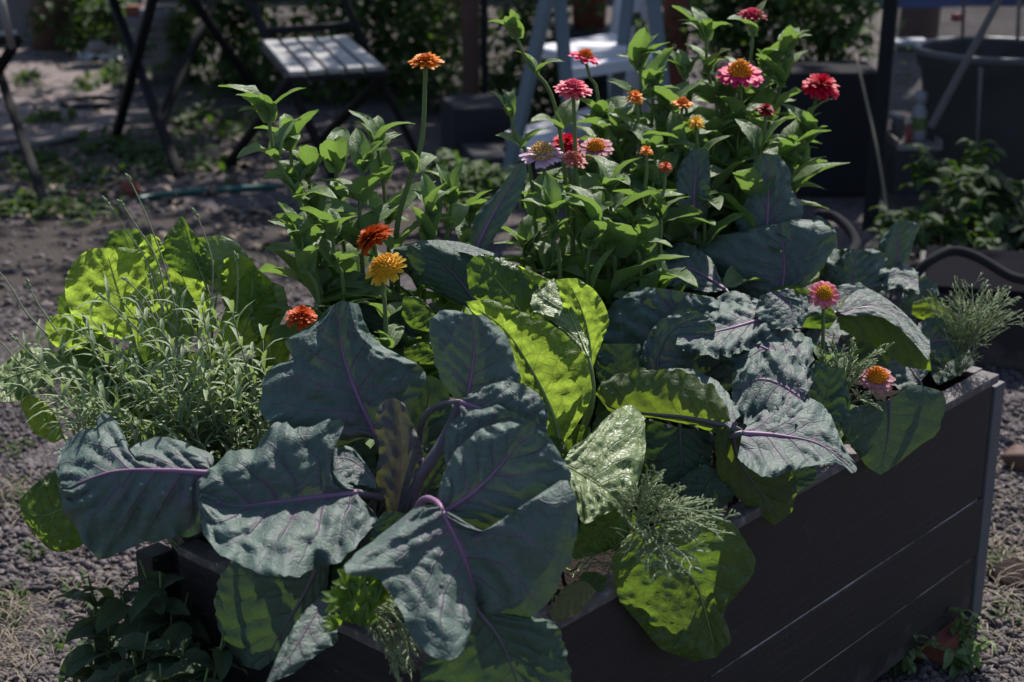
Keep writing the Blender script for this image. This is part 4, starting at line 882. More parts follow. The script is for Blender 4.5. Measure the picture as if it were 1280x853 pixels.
shoots += [((588, 270), (586, 300), (584, 350), 2.30, 590, 4, .07, 'small zinnia shoot behind the foot of the upright blue leaf'),
          ((674, 258), (674, 290), (672, 340), 2.32, 675, 5, .075, 'zinnia shoot just right of the upright blue leaf'),
          ((655, 305), (655, 325), (655, 350), 2.24, 660, 3, .065, 'lowest zinnia shoot between blue leaf and lettuce'),
          ((362, 178), (368, 230), (390, 310), 2.10, 425, 7, .08, 'zinnia shoot just right of the leftmost bud'),
          ((420, 205), (422, 250), (432, 320), 2.16, 445, 7, .08, 'zinnia shoot behind the burnt orange flower at the left'),
          ((748, 160), (750, 200), (752, 270), 2.46, 755, 6, .085, 'zinnia shoot between the pink and the small orange flower'),
          ((762, 232), (764, 270), (768, 310), 2.20, 770, 5, .085, 'front zinnia shoot with broad leaves right of the straight pink stem'),
          ((836, 140), (838, 190), (840, 260), 2.42, 842, 7, .085, 'zinnia shoot between the two small orange flowers and the yellow one'),
          ((892, 172), (890, 220), (888, 280), 2.44, 888, 5, .08, 'zinnia shoot left of the tall upright cabbage leaf'),
          ((815, 112), (818, 160), (820, 240), 2.46, 822, 7, .085, 'zinnia shoot right of the upper small orange flower'),
          ((932, 125), (930, 170), (926, 240), 2.52, 922, 6, .08, 'zinnia shoot behind the magenta flower'),
          ((962, 88), (960, 130), (950, 220), 2.58, 942, 7, .08, 'zinnia shoot right behind the magenta flower'),
          ((540, 262), (535, 300), (530, 350), 2.10, 530, 5, .075, 'zinnia shoot over the arching cabbage leaf'),
          ((375, 300), (385, 340), (400, 390), 2.00, 420, 4, .075, 'low zinnia shoot above the orange red flower'),
          ((525, 350), (520, 380), (515, 420), 2.06, 515, 4, .06, 'low zinnia shoot right of the yellow flower')]
for a, b, c_, d, ft, n, sz, lb in shoots: zinnia(lb, [a, b, c_], d, ft, None, n, sz, axil=.7, skip=.12)

# ================================================================== LAVENDER
lv = plant('lavender', 'grey green lavender clump at the left end of the planter', 'lavender', 215, 655)
fol = MB(); FUV = []
def blade(mb, UV, p, d, L, wd, droop=.3, nrm=None):
    d = Vector(d).normalized(); up = Vector(nrm or (0, 0, 1)); x = d.cross(up)
    if x.length < 1e-3: x = Vector((1, 0, 0))
    x.normalize(); z = x.cross(d); vs = []
    for i in range(5):
        t = i / 4; c = Vector(p) + d * (L * t) + z * (L * (.12 * math.sin(math.pi * t) - droop * t * t))
        wv = wd * .5 * (.5, .95, 1, .8, .12)[i]
        for s in (-1, 0, 1): vs.append(c + x * (s * wv) + z * (abs(s) * wv * .35))
    fs = [(i * 3 + j, i * 3 + j + 1, (i + 1) * 3 + j + 1, (i + 1) * 3 + j) for i in range(4) for j in (0, 1)]
    mb.add([tuple(q) for q in vs], fs); UV.extend([(s, i / 4) for i in range(5) for s in (0, .5, 1)])
base = Vector(lv.location)
for k in range(98):
    th = random.uniform(0, 6.28); rr_ = math.sqrt(random.random())
    x = 190 + 172 * rr_ * math.cos(th); y = 478 + 112 * rr_ * math.sin(th)
    if y > 545 and x > 120: y -= random.uniform(20, 70)
    d = random.uniform(1.80, 1.97); tip = Pv(x, y, d)
    a0 = base + Vector((random.uniform(-.07, .07), random.uniform(-.07, .07), 0))
    mid = a0 * .5 + tip * .5 + Vector((0, 0, random.uniform(.0, .05)))
    c = resample([a0, mid, tip], 16); m = MB(); m.tube(c, np.linspace(.0016, .0007, 16), 5); m.build('stem', M['lstem'], lv)
    ph = random.uniform(0, 3)
    for i in range(4, 16):
        t = Vector(c[i]) - Vector(c[i - 1]); t.normalize(); _, u_, v_ = spread(t); ph += 1.57
        for a in (0, math.pi):
            dr = (u_ * math.cos(ph + a) + v_ * math.sin(ph + a)) * .8 + t * random.uniform(.5, 1.1)
            blade(fol, FUV, c[i], dr, random.uniform(.018, .044), random.uniform(.0032, .0062), random.uniform(.1, .5))
fol.build('foliage', M['lav'], lv, uv=FUV)
stalks = [((160, 220), (185, 275), (208, 340), (222, 400)), ((131, 248), (158, 288), (185, 330), (205, 390)), ((150, 252), (172, 285), (196, 325), (210, 390)), ((243, 263), (256, 295), (266, 335), (262, 400)),
          ((-10, 328), (14, 360), (32, 390), (60, 420)), ((34, 352), (42, 370), (50, 384), (75, 420)), ((15, 420), (40, 445), (80, 480), (130, 530)), ((-10, 415), (20, 450), (50, 490), (110, 540)), ((155, 348), (168, 360), (185, 380), (200, 420)), ((295, 318), (297, 350), (295, 390), (285, 440)),
          ((125, 368), (145, 385), (165, 405), (195, 440)), ((165, 370), (180, 385), (200, 410), (215, 450)), ((105, 395), (112, 425), (130, 460), (160, 500)), ((187, 345), (195, 370), (210, 400), (225, 440))]
for k, s in enumerate(stalks):
    d = 1.90 + .006 * (k % 5); c = resample([P(x, y, d) for x, y in s], 20); m = MB(); m.tube(c, np.linspace(.0008, .0011, 20), 5); st = m.build('flower_stalk', M['lstem'], lv)
    m = MB(); dr = Vector(c[0]) - Vector(c[2]); dr.normalize(); p = Vector(c[0])
    for q in range(10):
        a = random.uniform(0, 6.28); _, u_, v_ = spread(dr); b = p - dr * (.0022 * q * .5)
        m.tube([b, b + (u_ * math.cos(a) + v_ * math.sin(a)) * .0016 + dr * .002, b + (u_ * math.cos(a) + v_ * math.sin(a)) * .0022 + dr * .004], [.0010, .0013, .0005], 5)
    m.build('seed_head', M['lav'], st)

# ================================================================== FEATHERY HERBS
def feathery(name, label, cat, pxy, fronds, d, thick=.00055, lvl=2, z=SOIL, side=.52, dens=8):
    root = plant(name, label, cat, pxy[0], pxy[1])
    for fr in fronds:
        pts = [P(x, y, d + dd) for x, y, dd in fr]; c = resample(pts, 24); m = MB()
        m.tube(c, np.linspace(thick * 2.4, thick, 24), 5)
        L = np.sum(np.linalg.norm(np.diff(c, axis=0), axis=1))
        for i in range(dens):
            s = .18 + .8 * i / (dens - 1); k = min(22, int(s * 23)); p = Vector(c[k]); t = Vector(c[k + 1]) - p; t.normalize(); _, u_, v_ = spread(t)
            for sg in (-1, 1):
                a = random.uniform(-.6, .6); o = (u_ * math.cos(a) + v_ * math.sin(a)) * sg
                dr = (o * .8 + t * random.uniform(.5, 1.0) + Vector((0, 0, random.uniform(-.1, .25)))).normalized(); l = L * side * (1.1 - .8 * s) * random.uniform(.6, 1.1)
                q = p + dr * l * .55 + Vector((0, 0, l * .05)); e = p + dr * l + t * l * .2
                m.tube([p, q, e], [thick * 1.2, thick, thick * .6], 4)
                if lvl > 1:
                    for f in (.35, .7):
                        b = p + (q - p) * min(1, f * 1.8) if f < .55 else q + (e - q) * ((f - .55) / .45)
                        for s2 in (-1, 1):
                            d3 = (dr * .9 + (t * .55 + o * .0) * s2 + Vector((random.uniform(-.3, .3), random.uniform(-.3, .3), random.uniform(-.2, .3)))).normalized()
                            m.tube([b, b + d3 * l * .48 * (1.15 - f) + Vector((0, 0, l * .03)), b + d3 * l * .8 * (1.15 - f)], [thick * .9, thick * .7, thick * .4], 3)
        m.build('frond', M['feath'], root)
    return root
random.seed(31)
feathery('feathery_herb', 'wispy pale feathery herb spilling over the lettuce leaf at the planter front', 'herb', (800, 700),
         [[(795, 660, 0), (805, 620, -.01), (822, 590, -.03)], [(798, 650, 0), (830, 620, -.02), (850, 608, -.03)], [(800, 650, 0), (850, 635, -.04), (908, 652, -.06)], [(800, 652, 0), (840, 655, -.03), (872, 672, -.05)], [(800, 655, 0), (820, 680, -.05), (842, 718, -.08)],
          [(798, 655, 0), (812, 690, -.05), (822, 720, -.07)], [(795, 655, 0), (800, 630, -.02), (808, 600, -.03)], [(798, 650, 0), (845, 640, -.03), (885, 632, -.04)], [(796, 656, 0), (850, 690, -.06), (866, 712, -.08)], [(790, 660, 0), (780, 640, 0), (790, 612, -.01)], [(798, 655, 0), (850, 648, -.02), (900, 668, -.05)]], 1.71, .0007)
feathery('feathery_herb', 'thin dark feathery seedlings at the rim beside the near cabbage', 'herb', (760, 735),
         [[(770, 700, 0), (750, 690, 0), (715, 720, 0)], [(772, 700, 0), (760, 715, 0), (765, 735, 0)], [(765, 705, 0), (740, 705, 0), (725, 735, 0)], [(765, 690, 0), (775, 680, -.02), (795, 685, -.03)]], 1.79, .0005, 1)
feathery('feathery_herb', 'bushy feathery herb at the far right corner of the planter', 'herb', (1195, 470),
         [[(1195, 462, 0), (1190, 420, 0), (1170, 372, .0)], [(1195, 462, 0), (1200, 410, 0), (1195, 358, 0)], [(1195, 462, 0), (1212, 410, 0), (1230, 362, 0)], [(1195, 460, 0), (1220, 410, 0), (1262, 372, .02)], [(1195, 460, 0), (1215, 405, 0), (1215, 355, .03)], [(1195, 460, 0), (1225, 420, -.02), (1275, 395, -.02)],
          [(1195, 455, 0), (1180, 400, 0), (1160, 380, 0)], [(1196, 450, 0), (1230, 400, 0), (1250, 365, .03)], [(1197, 470, 0), (1212, 450, -.02), (1222, 432, -.02)], [(1193, 470, 0), (1170, 450, -.02), (1165, 440, -.03)], [(1195, 440, 0), (1200, 395, -.03), (1185, 375, -.04)], [(1196, 440, 0), (1210, 400, -.03), (1240, 385, -.04)]], 2.42, .0006, 2)
feathery('feathery_herb', 'green feathery herb between the coral and the faded pink zinnia', 'herb', (1055, 500),
         [[(1052, 500, 0), (1060, 465, 0), (1110, 436, 0)], [(1050, 500, 0), (1045, 450, 0), (1040, 425, 0)], [(1050, 500, 0), (1035, 465, 0), (1025, 440, 0)], [(1052, 500, 0), (1062, 450, 0), (1065, 430, 0)], [(1052, 500, 0), (1070, 470, 0), (1090, 455, 0)], [(1050, 505, 0), (1035, 490, -.02), (1020, 480, -.02)], [(1055, 510, 0), (1075, 500, -.02), (1100, 512, -.03)], [(1050, 500, 0), (1030, 500, -.02), (1022, 515, -.03)]], 2.12, .0008, 2)
feathery('feathery_herb', 'dark feathery herb drooping over the lower left rim by the cabbage', 'herb', (500, 760),
         [[(450, 745, 0), (490, 765, 0), (520, 815, 0)], [(452, 745, 0), (480, 780, 0), (505, 835, 0)], [(450, 745, 0), (470, 775, 0), (488, 820, 0)], [(455, 740, 0), (500, 760, 0), (528, 795, 0)], [(450, 740, 0), (460, 770, -.01), (475, 800, -.02)], [(470, 745, 0), (500, 780, .02), (515, 840, .02)], [(455, 750, 0), (490, 800, 0), (498, 850, 0)]], 1.58, .0008, 2)
pr = plant('parsley', 'small bright parsley tuft under the lit cabbage leaf by the near corner', 'herb', 470, 740)
for (x, y, a, L) in ((430, 725, -.3, .034), (445, 718, .5, .03), (420, 745, -1., .032), (445, 750, .3, .036), (432, 765, -.5, .03), (410, 772, -1.1, .022), (455, 735, .9, .026), (428, 738, -.6, .03), (440, 770, .2, .03), (460, 725, .8, .034)):
    p0 = Pv(x + 14, y + 12, 1.56); tip = Pv(x, y, 1.55)
    m = MB(); m.tube(resample([Vector(pr.location), (Vector(pr.location) + p0) / 2 + Vector((0, 0, .03)), p0], 10), .0008, 5); st = m.build('stalk', M['stem'], pr)
    m = MB(); UV = []
    for b in (-.9, -.35, 0, .35, .9):
        dr = Vector(RT) * math.sin(a + b) + Vector(UP) * math.cos(a + b) * .9 + Vector((0, 0, .2)) - Vector(FW) * .4
        blade(m, UV, p0 + dr * .002, dr, L * .8 * (1 - .25 * abs(b)), L * .36, random.uniform(0, .3), nrm=tuple(-Vector(FW) + Vector((0, 0, 1.0))))
    m.build('leaf', M['pars'], pr, uv=UV)

# ================================================================== WEEDS
def weed(label, foot, stems, size=.06, name='weed', n=7, meshes=None):
    root = thing(name, label, 'weed', foot, 'weeds at the planter foot')
    for tip, bend in stems:
        c = resample([Vector(foot), Vector(foot) * .5 + Vector(tip) * .5 + Vector(bend), Vector(tip)], 20); m = MB(); m.tube(c, np.linspace(.0035, .0012, 20), 6); m.build('stem', M['weed'] if False else M['stem'], root)
        ph = random.uniform(0, 6)
        for k in range(n):
            i = int(19 * (.25 + .74 * k / (n - 1))); ph += 1.57 + random.uniform(-.3, .3)
            for a in (0, math.pi):
                el = random.uniform(-.5, .4); put_leaf(root, meshes or WL, c[i], Vector((math.cos(ph + a) * math.cos(el), math.sin(ph + a) * math.cos(el), math.sin(el))), size * random.uniform(.6, 1.15) * (1 - .35 * k / n), random.uniform(-.5, .5))
    return root
random.seed(5)
def gp(x, y, d): return Pv(x, y, d)
for lb, fx, tips in (('dark leafy weed tallest against the left side of the planter', (.0, .40), [(150, 735), (200, 715), (235, 740), (175, 700), (215, 765)]),
                     ('dark leafy weed spreading over the gravel left of the planter', (-.02, .52), [(118, 760), (110, 720), (160, 800), (135, 775)]),
                     ('low dark weed at the foot of the left planter side', (-.05, .30), [(230, 800), (280, 790), (200, 830), (260, 835)]),
                     ('weed with drooping leaves nearest the viewer at the planter side', (-.1, .40), [(150, 835), (185, 790), (120, 850), (210, 800), (165, 815)])):
    foot = Vector((fx[0] - .07, fx[1], 0)); df = (np.array(foot) - CP).dot(FW)
    weed(lb, foot, [(gp(x, y, df - .06 - .05 * random.random()), (random.uniform(-.03, .03), random.uniform(-.03, .03), .03)) for x, y in tips], .075, n=14)
for lb, q, tips, sz in (('bright green weed at the right corner post', (1205, 812), [(1200, 762), (1218, 770), (1190, 785)], .032), ('straggly weed beneath the planter front edge', (1130, 838), [(1122, 800), (1145, 790), (1170, 800)], .03), ('low weed tuft at the lower right of the planter', (1200, 838), [(1185, 815), (1215, 815), (1235, 800)], .04)):
    foot = Pv(q[0], q[1], z=0.001); df = (np.array(foot) - CP).dot(FW)
    weed(lb, foot, [(gp(x, y, df - .02), (0, 0, .01)) for x, y in tips], sz, n=5, meshes=ZL)
# dry grass and straw on the ground
gm = MB(); GUV = []
for (x, y, n, s) in ((150, 310, 160, 120), (320, 330, 70, 60), (10, 770, 120, 50), (60, 640, 70, 40), (20, 620, 60, 30), (110, 745, 50, 40), (1250, 690, 110, 45), (1255, 745, 90, 45), (1240, 800, 60, 50), (90, 430, 60, 60), (20, 830, 90, 50), (1262, 620, 50, 40)):
    for _ in range(n):
        q = Pv(x + random.gauss(0, s * .5), y + random.gauss(0, s * .35), z=.003); a = random.uniform(0, 6.28); el = random.uniform(.05, 1.0)
        blade(gm, GUV, q, (math.cos(a) * math.cos(el), math.sin(a) * math.cos(el), math.sin(el)), random.uniform(.02, .06), random.uniform(.0012, .0024), random.uniform(.1, .6))
mm = MB(); MUV = []
for (x, y, n, sp_) in ((15, 760, 50, 30), (100, 742, 40, 22), (60, 435, 40, 25), (25, 622, 40, 25), (70, 800, 30, 20), (40, 690, 25, 20), (1245, 700, 50, 25), (1262, 770, 30, 20), (20, 560, 30, 20)):
    for _ in range(n):
        q = Pv(x + random.gauss(0, sp_ * .5), y + random.gauss(0, sp_ * .4), z=.005); a = random.uniform(0, 6.28); el = random.uniform(.1, 1.2); L = random.uniform(.008, .02)
        blade(mm, MUV, q, (math.cos(a) * math.cos(el), math.sin(a) * math.cos(el), math.sin(el)), L, L * random.uniform(.3, .5), random.uniform(.1, .5))
mo = mm.build('moss', M['bush'], None, uv=MUV); mo['kind'] = 'stuff'; tag(mo, 'tiny green seedlings and moss in the gravel round the planter', 'moss')
go = gm.build('grass', M['dry'], None, uv=GUV); go['kind'] = 'stuff'; tag(go, 'dry straw coloured grass blades lying on the gravel', 'grass')

# ================================================================== BACKGROUND
random.seed(11)
def bars(name, mat, parent, segs, wd=.02, sub=None):
    for a, b in segs:
        m = MB(); m.bar(a, b, wd, wd * .8, bev=wd * .15); m.build(name, M[mat], parent)
# folding chair with slatted seat
def chair(label, seat, rear, front, top, loc, grp='black folding bistro chairs'):
    r = thing('folding_chair', label, 'chair', loc, grp)
    bl, br, fr, fl = [np.array(q) for q in seat]; nm = np.cross(br - bl, fl - bl); nm /= np.linalg.norm(nm); nm *= np.sign(nm[2])
    for k in range(5):
        a, b = k / 5 + .006, (k + 1) / 5 - .038; m = MB()
        q = [bl + (br - bl) * a, bl + (br - bl) * b, fl + (fr - fl) * b, fl + (fr - fl) * a]
        m.add([v + nm * .008 for v in q] + [v - nm * .008 for v in q], [(0, 1, 2, 3), (7, 6, 5, 4), (0, 4, 5, 1), (1, 5, 6, 2), (2, 6, 7, 3), (3, 7, 4, 0)])
        m.build('seat_slat', M['grey'], r, smooth=False)
    m = MB(); e = nm * .018
    for a, b in ((bl, br), (fl, fr), (bl, fl), (br, fr)): m.bar(a - e, b - e, .02, .016)
    m.build('seat_frame', M['black'], r, smooth=False)
    bars('leg', 'black', r, [(rear[0], fl - e), (rear[1], fr - e)], .03)
    bars('leg', 'black', r, [(front[0], top[0]), (front[1], top[1])], .03)
    bars('back_slat', 'black', r, [(np.array(top[0]) * (1 - f) + np.array(front[0]) * f, np.array(top[1]) * (1 - f) + np.array(front[1]) * f) for f in (.02, .2)], .03)
    bars('stretcher', 'black', r, [(rear[0] * .9 + fl * .1, rear[1] * .9 + fr * .1)], .016)
    return r
seat = [P(328, 53, z=.47), P(437, 47, z=.47), P(482, 85, z=.43), P(362, 93, z=.43)]
rear = [P(285, 206, z=.003), P(395, 182, z=.003)]; front = [P(418, 222, z=.003), P(522, 196, z=.003)]
dk = lambda q: (q - CP).dot(FW)
top = [P(308, -6, dk(seat[0]) + .10), P(425, -12, dk(seat[1]) + .10)]
chair('folding chair with grey slatted seat and black crossed legs, fully in view', seat, rear, front, top, (seat[0] + seat[2]) / 2 * np.array([1, 1, 0]))
f0 = P(60, 266, z=.003); f1 = P(-70, 285, z=.003); r0_ = P(-70, 200, z=.003); r1_ = P(-190, 215, z=.003)
s_bl = P(-30, 55, dk(r0_)); s_fl = P(22, 40, dk(f0) + .05); s_br = s_bl + (f1 - f0); s_fr = s_fl + (f1 - f0)
chair('folding chair cut off by the left edge of the picture', [s_bl, s_br, s_fr, s_fl], [r0_, r1_], [f0, f1], [P(-36, -10, dk(r0_)), P(-36, -10, dk(r0_)) + (f1 - f0)], (f0 + r1_) / 2)
# folding table, top above the picture
tb = thing('folding_table', 'black folding table on crossed legs beside the slatted chair', 'table', (P(200, 165, z=0)))
fA, fB, fC, fD = P(225, 221, z=.003), P(145, 171, z=.003), P(195, 166, z=.003), P(330, 128, z=.003)
hz_ = np.array([0, 0, .70]); tA = P(136, -12, dk(fB)); tB = P(196, -20, dk(fA)); tC = P(276, -20, dk(fD)); tD = P(226, -22, dk(fC))
bars('leg', 'black', tb, [(fA, tA), (fB, tB)], .034); bars('leg', 'black', tb, [(fC, tC), (fD, tD)], .034)
ctr = (tA + tB + tC + tD) / 4; m = MB(); m.lathe([(0.001, .0), (.36, 0), (.365, .008), (.36, .018), (.001, .018)], (ctr[0], ctr[1], max(tA[2], tB[2], tC[2], tD[2])), 40); m.build('tabletop', M['black'], tb)
m = MB(); m.tube([P(0, -8, 4.9), P(6, 20, 4.9), P(15, 60, 4.95)], .012, 8)
tag(m.build('stake', M['wood'], None), 'grey wooden stake hanging by the cut off chair', 'stake')

# ladder with white steps
ld = thing('step_ladder', 'blue grey step ladder with two white steps behind the zinnias', 'ladder', P(735, 200, 5.2) * np.array([1, 1, 0]))
D = 5.2
for a, b in (((692, -40), (636, 215)), ((696, -40), (716, 200)), ((812, -40), (838, 190)), ((790, -40), (766, 160))):
    dd = D if a != (790, -40) else D + .35
    q = P(*b, dd); q2 = P(*a, dd - (.05 if b[0] < 700 else -.05)); dv = q - q2; q = q + dv * (-q[2] / dv[2]) if q[2] > 0 else q
    m = MB(); m.bar(q2, q, .042, .03, bev=.004); m.build('leg', M['bluegrey'], ld, smooth=False)
def plate(pxs, zs, th, mat, parent, name, bev=0):
    q = [P(x, y, z=zs) for x, y in pxs]; n = len(q); m = MB()
    m.add([v for v in q] + [v - np.array([0, 0, th]) for v in q], [tuple(range(n)), tuple(range(2 * n - 1, n - 1, -1))] + [(i, n + i, n + (i + 1) % n, (i + 1) % n) for i in range(n)])
    return m.build(name, M[mat], parent, smooth=False)
plate([(670, 57), (765, 41), (786, 49), (783, 60), (700, 68)], .46, .03, 'white', ld, 'step')
plate([(700, 74), (822, 56), (824, 70), (705, 88)], .43, .035, 'white', ld, 'step')
plate([(632, 165), (745, 132), (770, 148), (650, 190)], .17, .03, 'white', ld, 'step')

def plank(name, label, cat, a, b, wd, mat, d=None, th=None):
    m = MB(); m.bar(a, b, wd, th or wd * .6, bev=wd * .08); return tag(m.build(name, M[mat], None, smooth=False), label, cat)
def post(name, label, cat, x, d, wpx, mat, top=1.3, grp=None):
    q = P(x, 0, d); wd = wpx * d / F
    m = MB(); m.box((q[0], q[1], top / 2), (wd, wd, top), Quaternion((0, 0, 1), YAW), wd * .05); return tag(m.build(name, M[mat], None, smooth=False), label, cat, grp)
post('wooden_post', 'reddish brown wooden post right of the ladder', 'post', 845, 6.0, 30, 'terra', 1.5)
post('wooden_post', 'brown wooden post left of the ladder beside a black one', 'post', 588, 6.4, 22, 'brown', 1.5)
post('metal_post', 'black metal post behind the tall orange zinnia', 'post', 605, 6.3, 9, 'black', 1.5)
# terracotta pot, grey sack
def pot(name, label, cat, x, d, r, h, z0, mat, rim=.012, soil=None, taper=.78):
    q = P(x, 0, d); t = thing(name, label, cat, (q[0], q[1], z0))
    m = MB(); m.lathe([(0.001, 0), (r * taper, 0), (r * (taper + 1) / 2, h * .5), (r, h * .86), (r * 1.06, h * .87), (r * 1.07, h), (r * .97, h), (r * .95, h * .86), (r * .93, h * .8)], (q[0], q[1], z0), 40)
    m.build('body', M[mat], t)
    m = MB(); m.lathe([(r * .94, h * .83), (r * .5, h * .86), (0.001, h * .87)], (q[0], q[1], z0), 30); m.build('soil', M['soil'], t)
    return t, q
pot('plant_pot', 'terracotta pot standing behind the ladder', 'pot', 737, 6.6, .085, .42, .38, 'terra')
q = P(737, 0, 6.6); m = MB(); m.box((q[0], q[1], .19), (.30, .30, .38), Quaternion((0, 0, 1), YAW), .01); tag(m.build('crate', M['slate'], None, smooth=False), 'dark crate under the terracotta pot', 'crate')
sk = thing('sack', 'pale grey sack with a dark square behind the ladder', 'sack', P(790, 40, 6.4) * np.array([1, 1, 0]))
q = P(792, 0, 6.4); m = MB(); n_ = 26
pr_ = []
for i in range(9):
    z = i / 8; pr_.append((.085 * (1 + .18 * math.sin(z * 5) - .25 * z ** 3), z * .80))
m.lathe([(0.001, 0)] + pr_ + [(0.001, .82)], (q[0], q[1], 0), n_); m.build('body', M['white'], sk)
qa = P(795, 24, 6.28); m = MB(); m.box(qa, (.035, .008, .05), Quaternion((0, 0, 1), YAW - math.pi / 2)); m.build('printed_square', M['slate'], sk, smooth=False)
# dark boxes behind the tall orange zinnia
for x0, y0, x1, y1, z, lb in ((556, 120, 640, 200, .22, 'low slate coloured box left of the ladder foot'), (585, 150, 660, 230, .12, 'lower slate box in front of the first by the ladder')):
    q = P((x0 + x1) / 2, y1, z=0); wd = (x1 - x0) * 5.6 / F; m = MB(); m.box((q[0], q[1], z / 2), (wd, wd * 1.3, z), Quaternion((0, 0, 1), YAW - math.pi / 2 + .2), .008); tag(m.build('storage_box', M['slate'], None, smooth=False), lb, 'box')

# greenhouse corner on the right
gh = thing('greenhouse', 'greenhouse corner with a black post and dusty clear panes at the right', 'greenhouse', P(1088, 285, z=0))
b0 = P(1087, 288, z=0); dg = dk(b0)
m = MB(); m.bar(b0, P(1117, -30, dg + .0), .046, .046, bev=.004); m.build('post', M['black'], gh, smooth=False)
Rr = Vector(RT); Bk = Vector((FW[0], FW[1], 0)).normalized()
for s, nm_, ext, fwd in ((1, 'pane', 1.0, .0),):
    a = Vector(b0) + Rr * .03; e = Vector(b0) + Rr * (.03 + ext) + Bk * fwd; topz = Vector((0, 0, 1.1)); m = MB()
    n0 = Bk * .003
    q = [a + n0, e + n0, e + n0 + topz, a + n0 + topz, a - n0, e - n0, e - n0 + topz, a - n0 + topz]
    m.add([tuple(k) for k in q], [(0, 1, 2, 3), (7, 6, 5, 4), (0, 4, 5, 1), (1, 5, 6, 2), (2, 6, 7, 3), (3, 7, 4, 0)]); m.build('pane', M['glass'], gh, smooth=False)
m = MB(); m.bar(Vector(b0) - Rr * .01 + Vector((0, 0, .02)), Vector(b0) + Rr * 1.0 + Vector((0, 0, .02)), .03, .04); m.build('sill', M['black'], gh, smooth=False)
# dark water butt left of the post
dq = 5.3; q = P(1042, 0, dq)
m = MB(); m.box((q[0], q[1], .21), (.30, .26, .42), Quaternion((0, 0, 1), YAW - math.pi / 2), .012); tag(m.build('planter_trough', M['pot'], None, smooth=False), 'dark trough beneath the shrub left of the greenhouse post', 'trough')
# big black tub behind the pane
bp, q = pot('tub', 'very large black tub behind the greenhouse pane', 'tub', 1252, 5.35, .245, .42, .05, 'pot', taper=.86)
m = MB(); R_ = .262; th = np.linspace(0, 2 * math.pi, 49); m.tube([(q[0] + R_ * math.cos(a), q[1] + R_ * math.sin(a), .05 + .415) for a in th], .014, 8, False); m.build('rim', M['potr'], bp)
q2 = P(1235, 0, 5.22); m = MB(); m.box((q2[0], q2[1], .022), (.17, .34, .044), Quaternion((0, 0, 1), YAW - math.pi / 2), .008); tag(m.build('concrete_block', M['slate'], None, smooth=False), 'slate grey block under the large black tub', 'block')
plank('cane', 'pale lath leaning diagonally across the greenhouse pane', 'lath', P(1262, -25, 4.85), P(1163, 160, 4.9), .022, 'wood')
m = MB(); m.tube([P(1226, 85, 5.06), P(1223, 150, 5.06), P(1220, 214, 5.06)], [.008, .004, .004], 6); tag(m.build('cane', M['wood'], None), 'thin cane in front of the large black tub', 'cane')
m = MB(); m.tube([P(1203, 48, 5.3), P(1206, -20, 5.3)], .006, 6); tag(m.build('cane', M['brown'], None), 'thin brown cane stuck in the tub at its left', 'cane')
m = MB(); m.tube([P(1272, 50, 5.3), P(1275, -20, 5.3)], .007, 6); tag(m.build('cane', M['wood'], None), 'thin grey cane stuck in the tub at its right', 'cane')
# table with tray and bottles
q = P(1145, 0, 5.7)
tt = thing('tray', 'pale pink tray on a stand under the bottles', 'tray', P(1142, 190, 5.45))
qa = P(1140, 178, 5.45); m = MB(); m.box(qa, (.15, .22, .012), Quaternion((0, 0, 1), YAW - math.pi / 2), .003); m.build('base', M['pink'], tt, smooth=False)
for sx in (-1, 1):
    m = MB(); m.box(np.array(qa) + np.array(Rr) * .072 * sx + np.array([0, 0, .012]), (.006, .22, .03), Quaternion((0, 0, 1), YAW - math.pi / 2)); m.build('lip', M['pink'], tt, smooth=False)
m = MB(); m.box((qa[0], qa[1], (qa[2] - .008) / 2), (.15, .17, qa[2] - .010), Quaternion((0, 0, 1), YAW - math.pi / 2), .006); tag(m.build('stand', M['slate'], None, smooth=False), 'grey stand carrying the pink tray', 'stand')
bt = thing('bottle', 'clear bottle with a lime green label and white cap on the tray', 'bottle', P(1148, 162, 5.45))
c0 = P(1148, 160, 5.45); c0[2] = qa[2] + .007
m = MB(); m.lathe([(0.001, 0), (.026, 0), (.028, .01), (.028, .095), (.020, .115), (.012, .125), (.012, .13)], c0, 20); m.build('body', M['white'], bt)
m = MB(); m.lathe([(.0285, .035), (.0287, .036), (.0287, .078), (.0285, .079)], c0, 20); m.build('paper_band', M['limeg'], bt)
m = MB(); m.lathe([(.016, .125), (.022, .128), (.024, .15), (.018, .165), (.0001, .168)], c0, 16); m.build('cap', M['white'], bt)
c1_ = P(1136, 168, 5.40); c1_[2] = qa[2] + .007; bt2 = thing('bottle', 'small red bottle left of the green labelled one', 'bottle', c1_)
m = MB(); m.lathe([(0.001, 0), (.013, 0), (.013, .045), (.007, .058), (.007, .066)], c1_, 16); m.build('body', M['redp'], bt2); m = MB(); m.lathe([(.008, .066), (.008, .078), (.0001, .08)], c1_, 12); m.build('cap', M['white'], bt2)
c2_ = P(1122, 165, 5.5); c2_[2] = qa[2] + .007; jr = thing('jar', 'pale green glass jar left of the red bottle', 'jar', c2_)
m = MB(); m.lathe([(0.001, 0), (.022, 0), (.023, .05), (.018, .06), (.018, .066)], c2_, 18); m.build('body', M['lav'] if False else M['stone'], jr); m = MB(); m.lathe([(.02, .066), (.02, .076), (.0001, .077)], c2_, 16); m.build('lid', M['white'], jr)
plank('shelf', 'white shelf edge left of the large black tub', 'shelf', P(1112, 53, 5.9), P(1160, 53, 5.9), .12, 'white', th=.02)
q = P(1130, 5, 7.4); m = MB(); pos = np.zeros((16, 10, 3))
for i in range(16):
    for j in range(10):
        u_, v_ = i / 15, j / 9; base_ = np.array(q) + np.array(Rr) * (u_ - .45) * 1.0 + np.array([0, 0, .14]) * (v_ * 3 - .1)
        pos[i, j] = base_ + np.array(Bk) * (.05 * nz(u_ * 4, v_ * 3) + .03 * math.sin(u_ * 9))
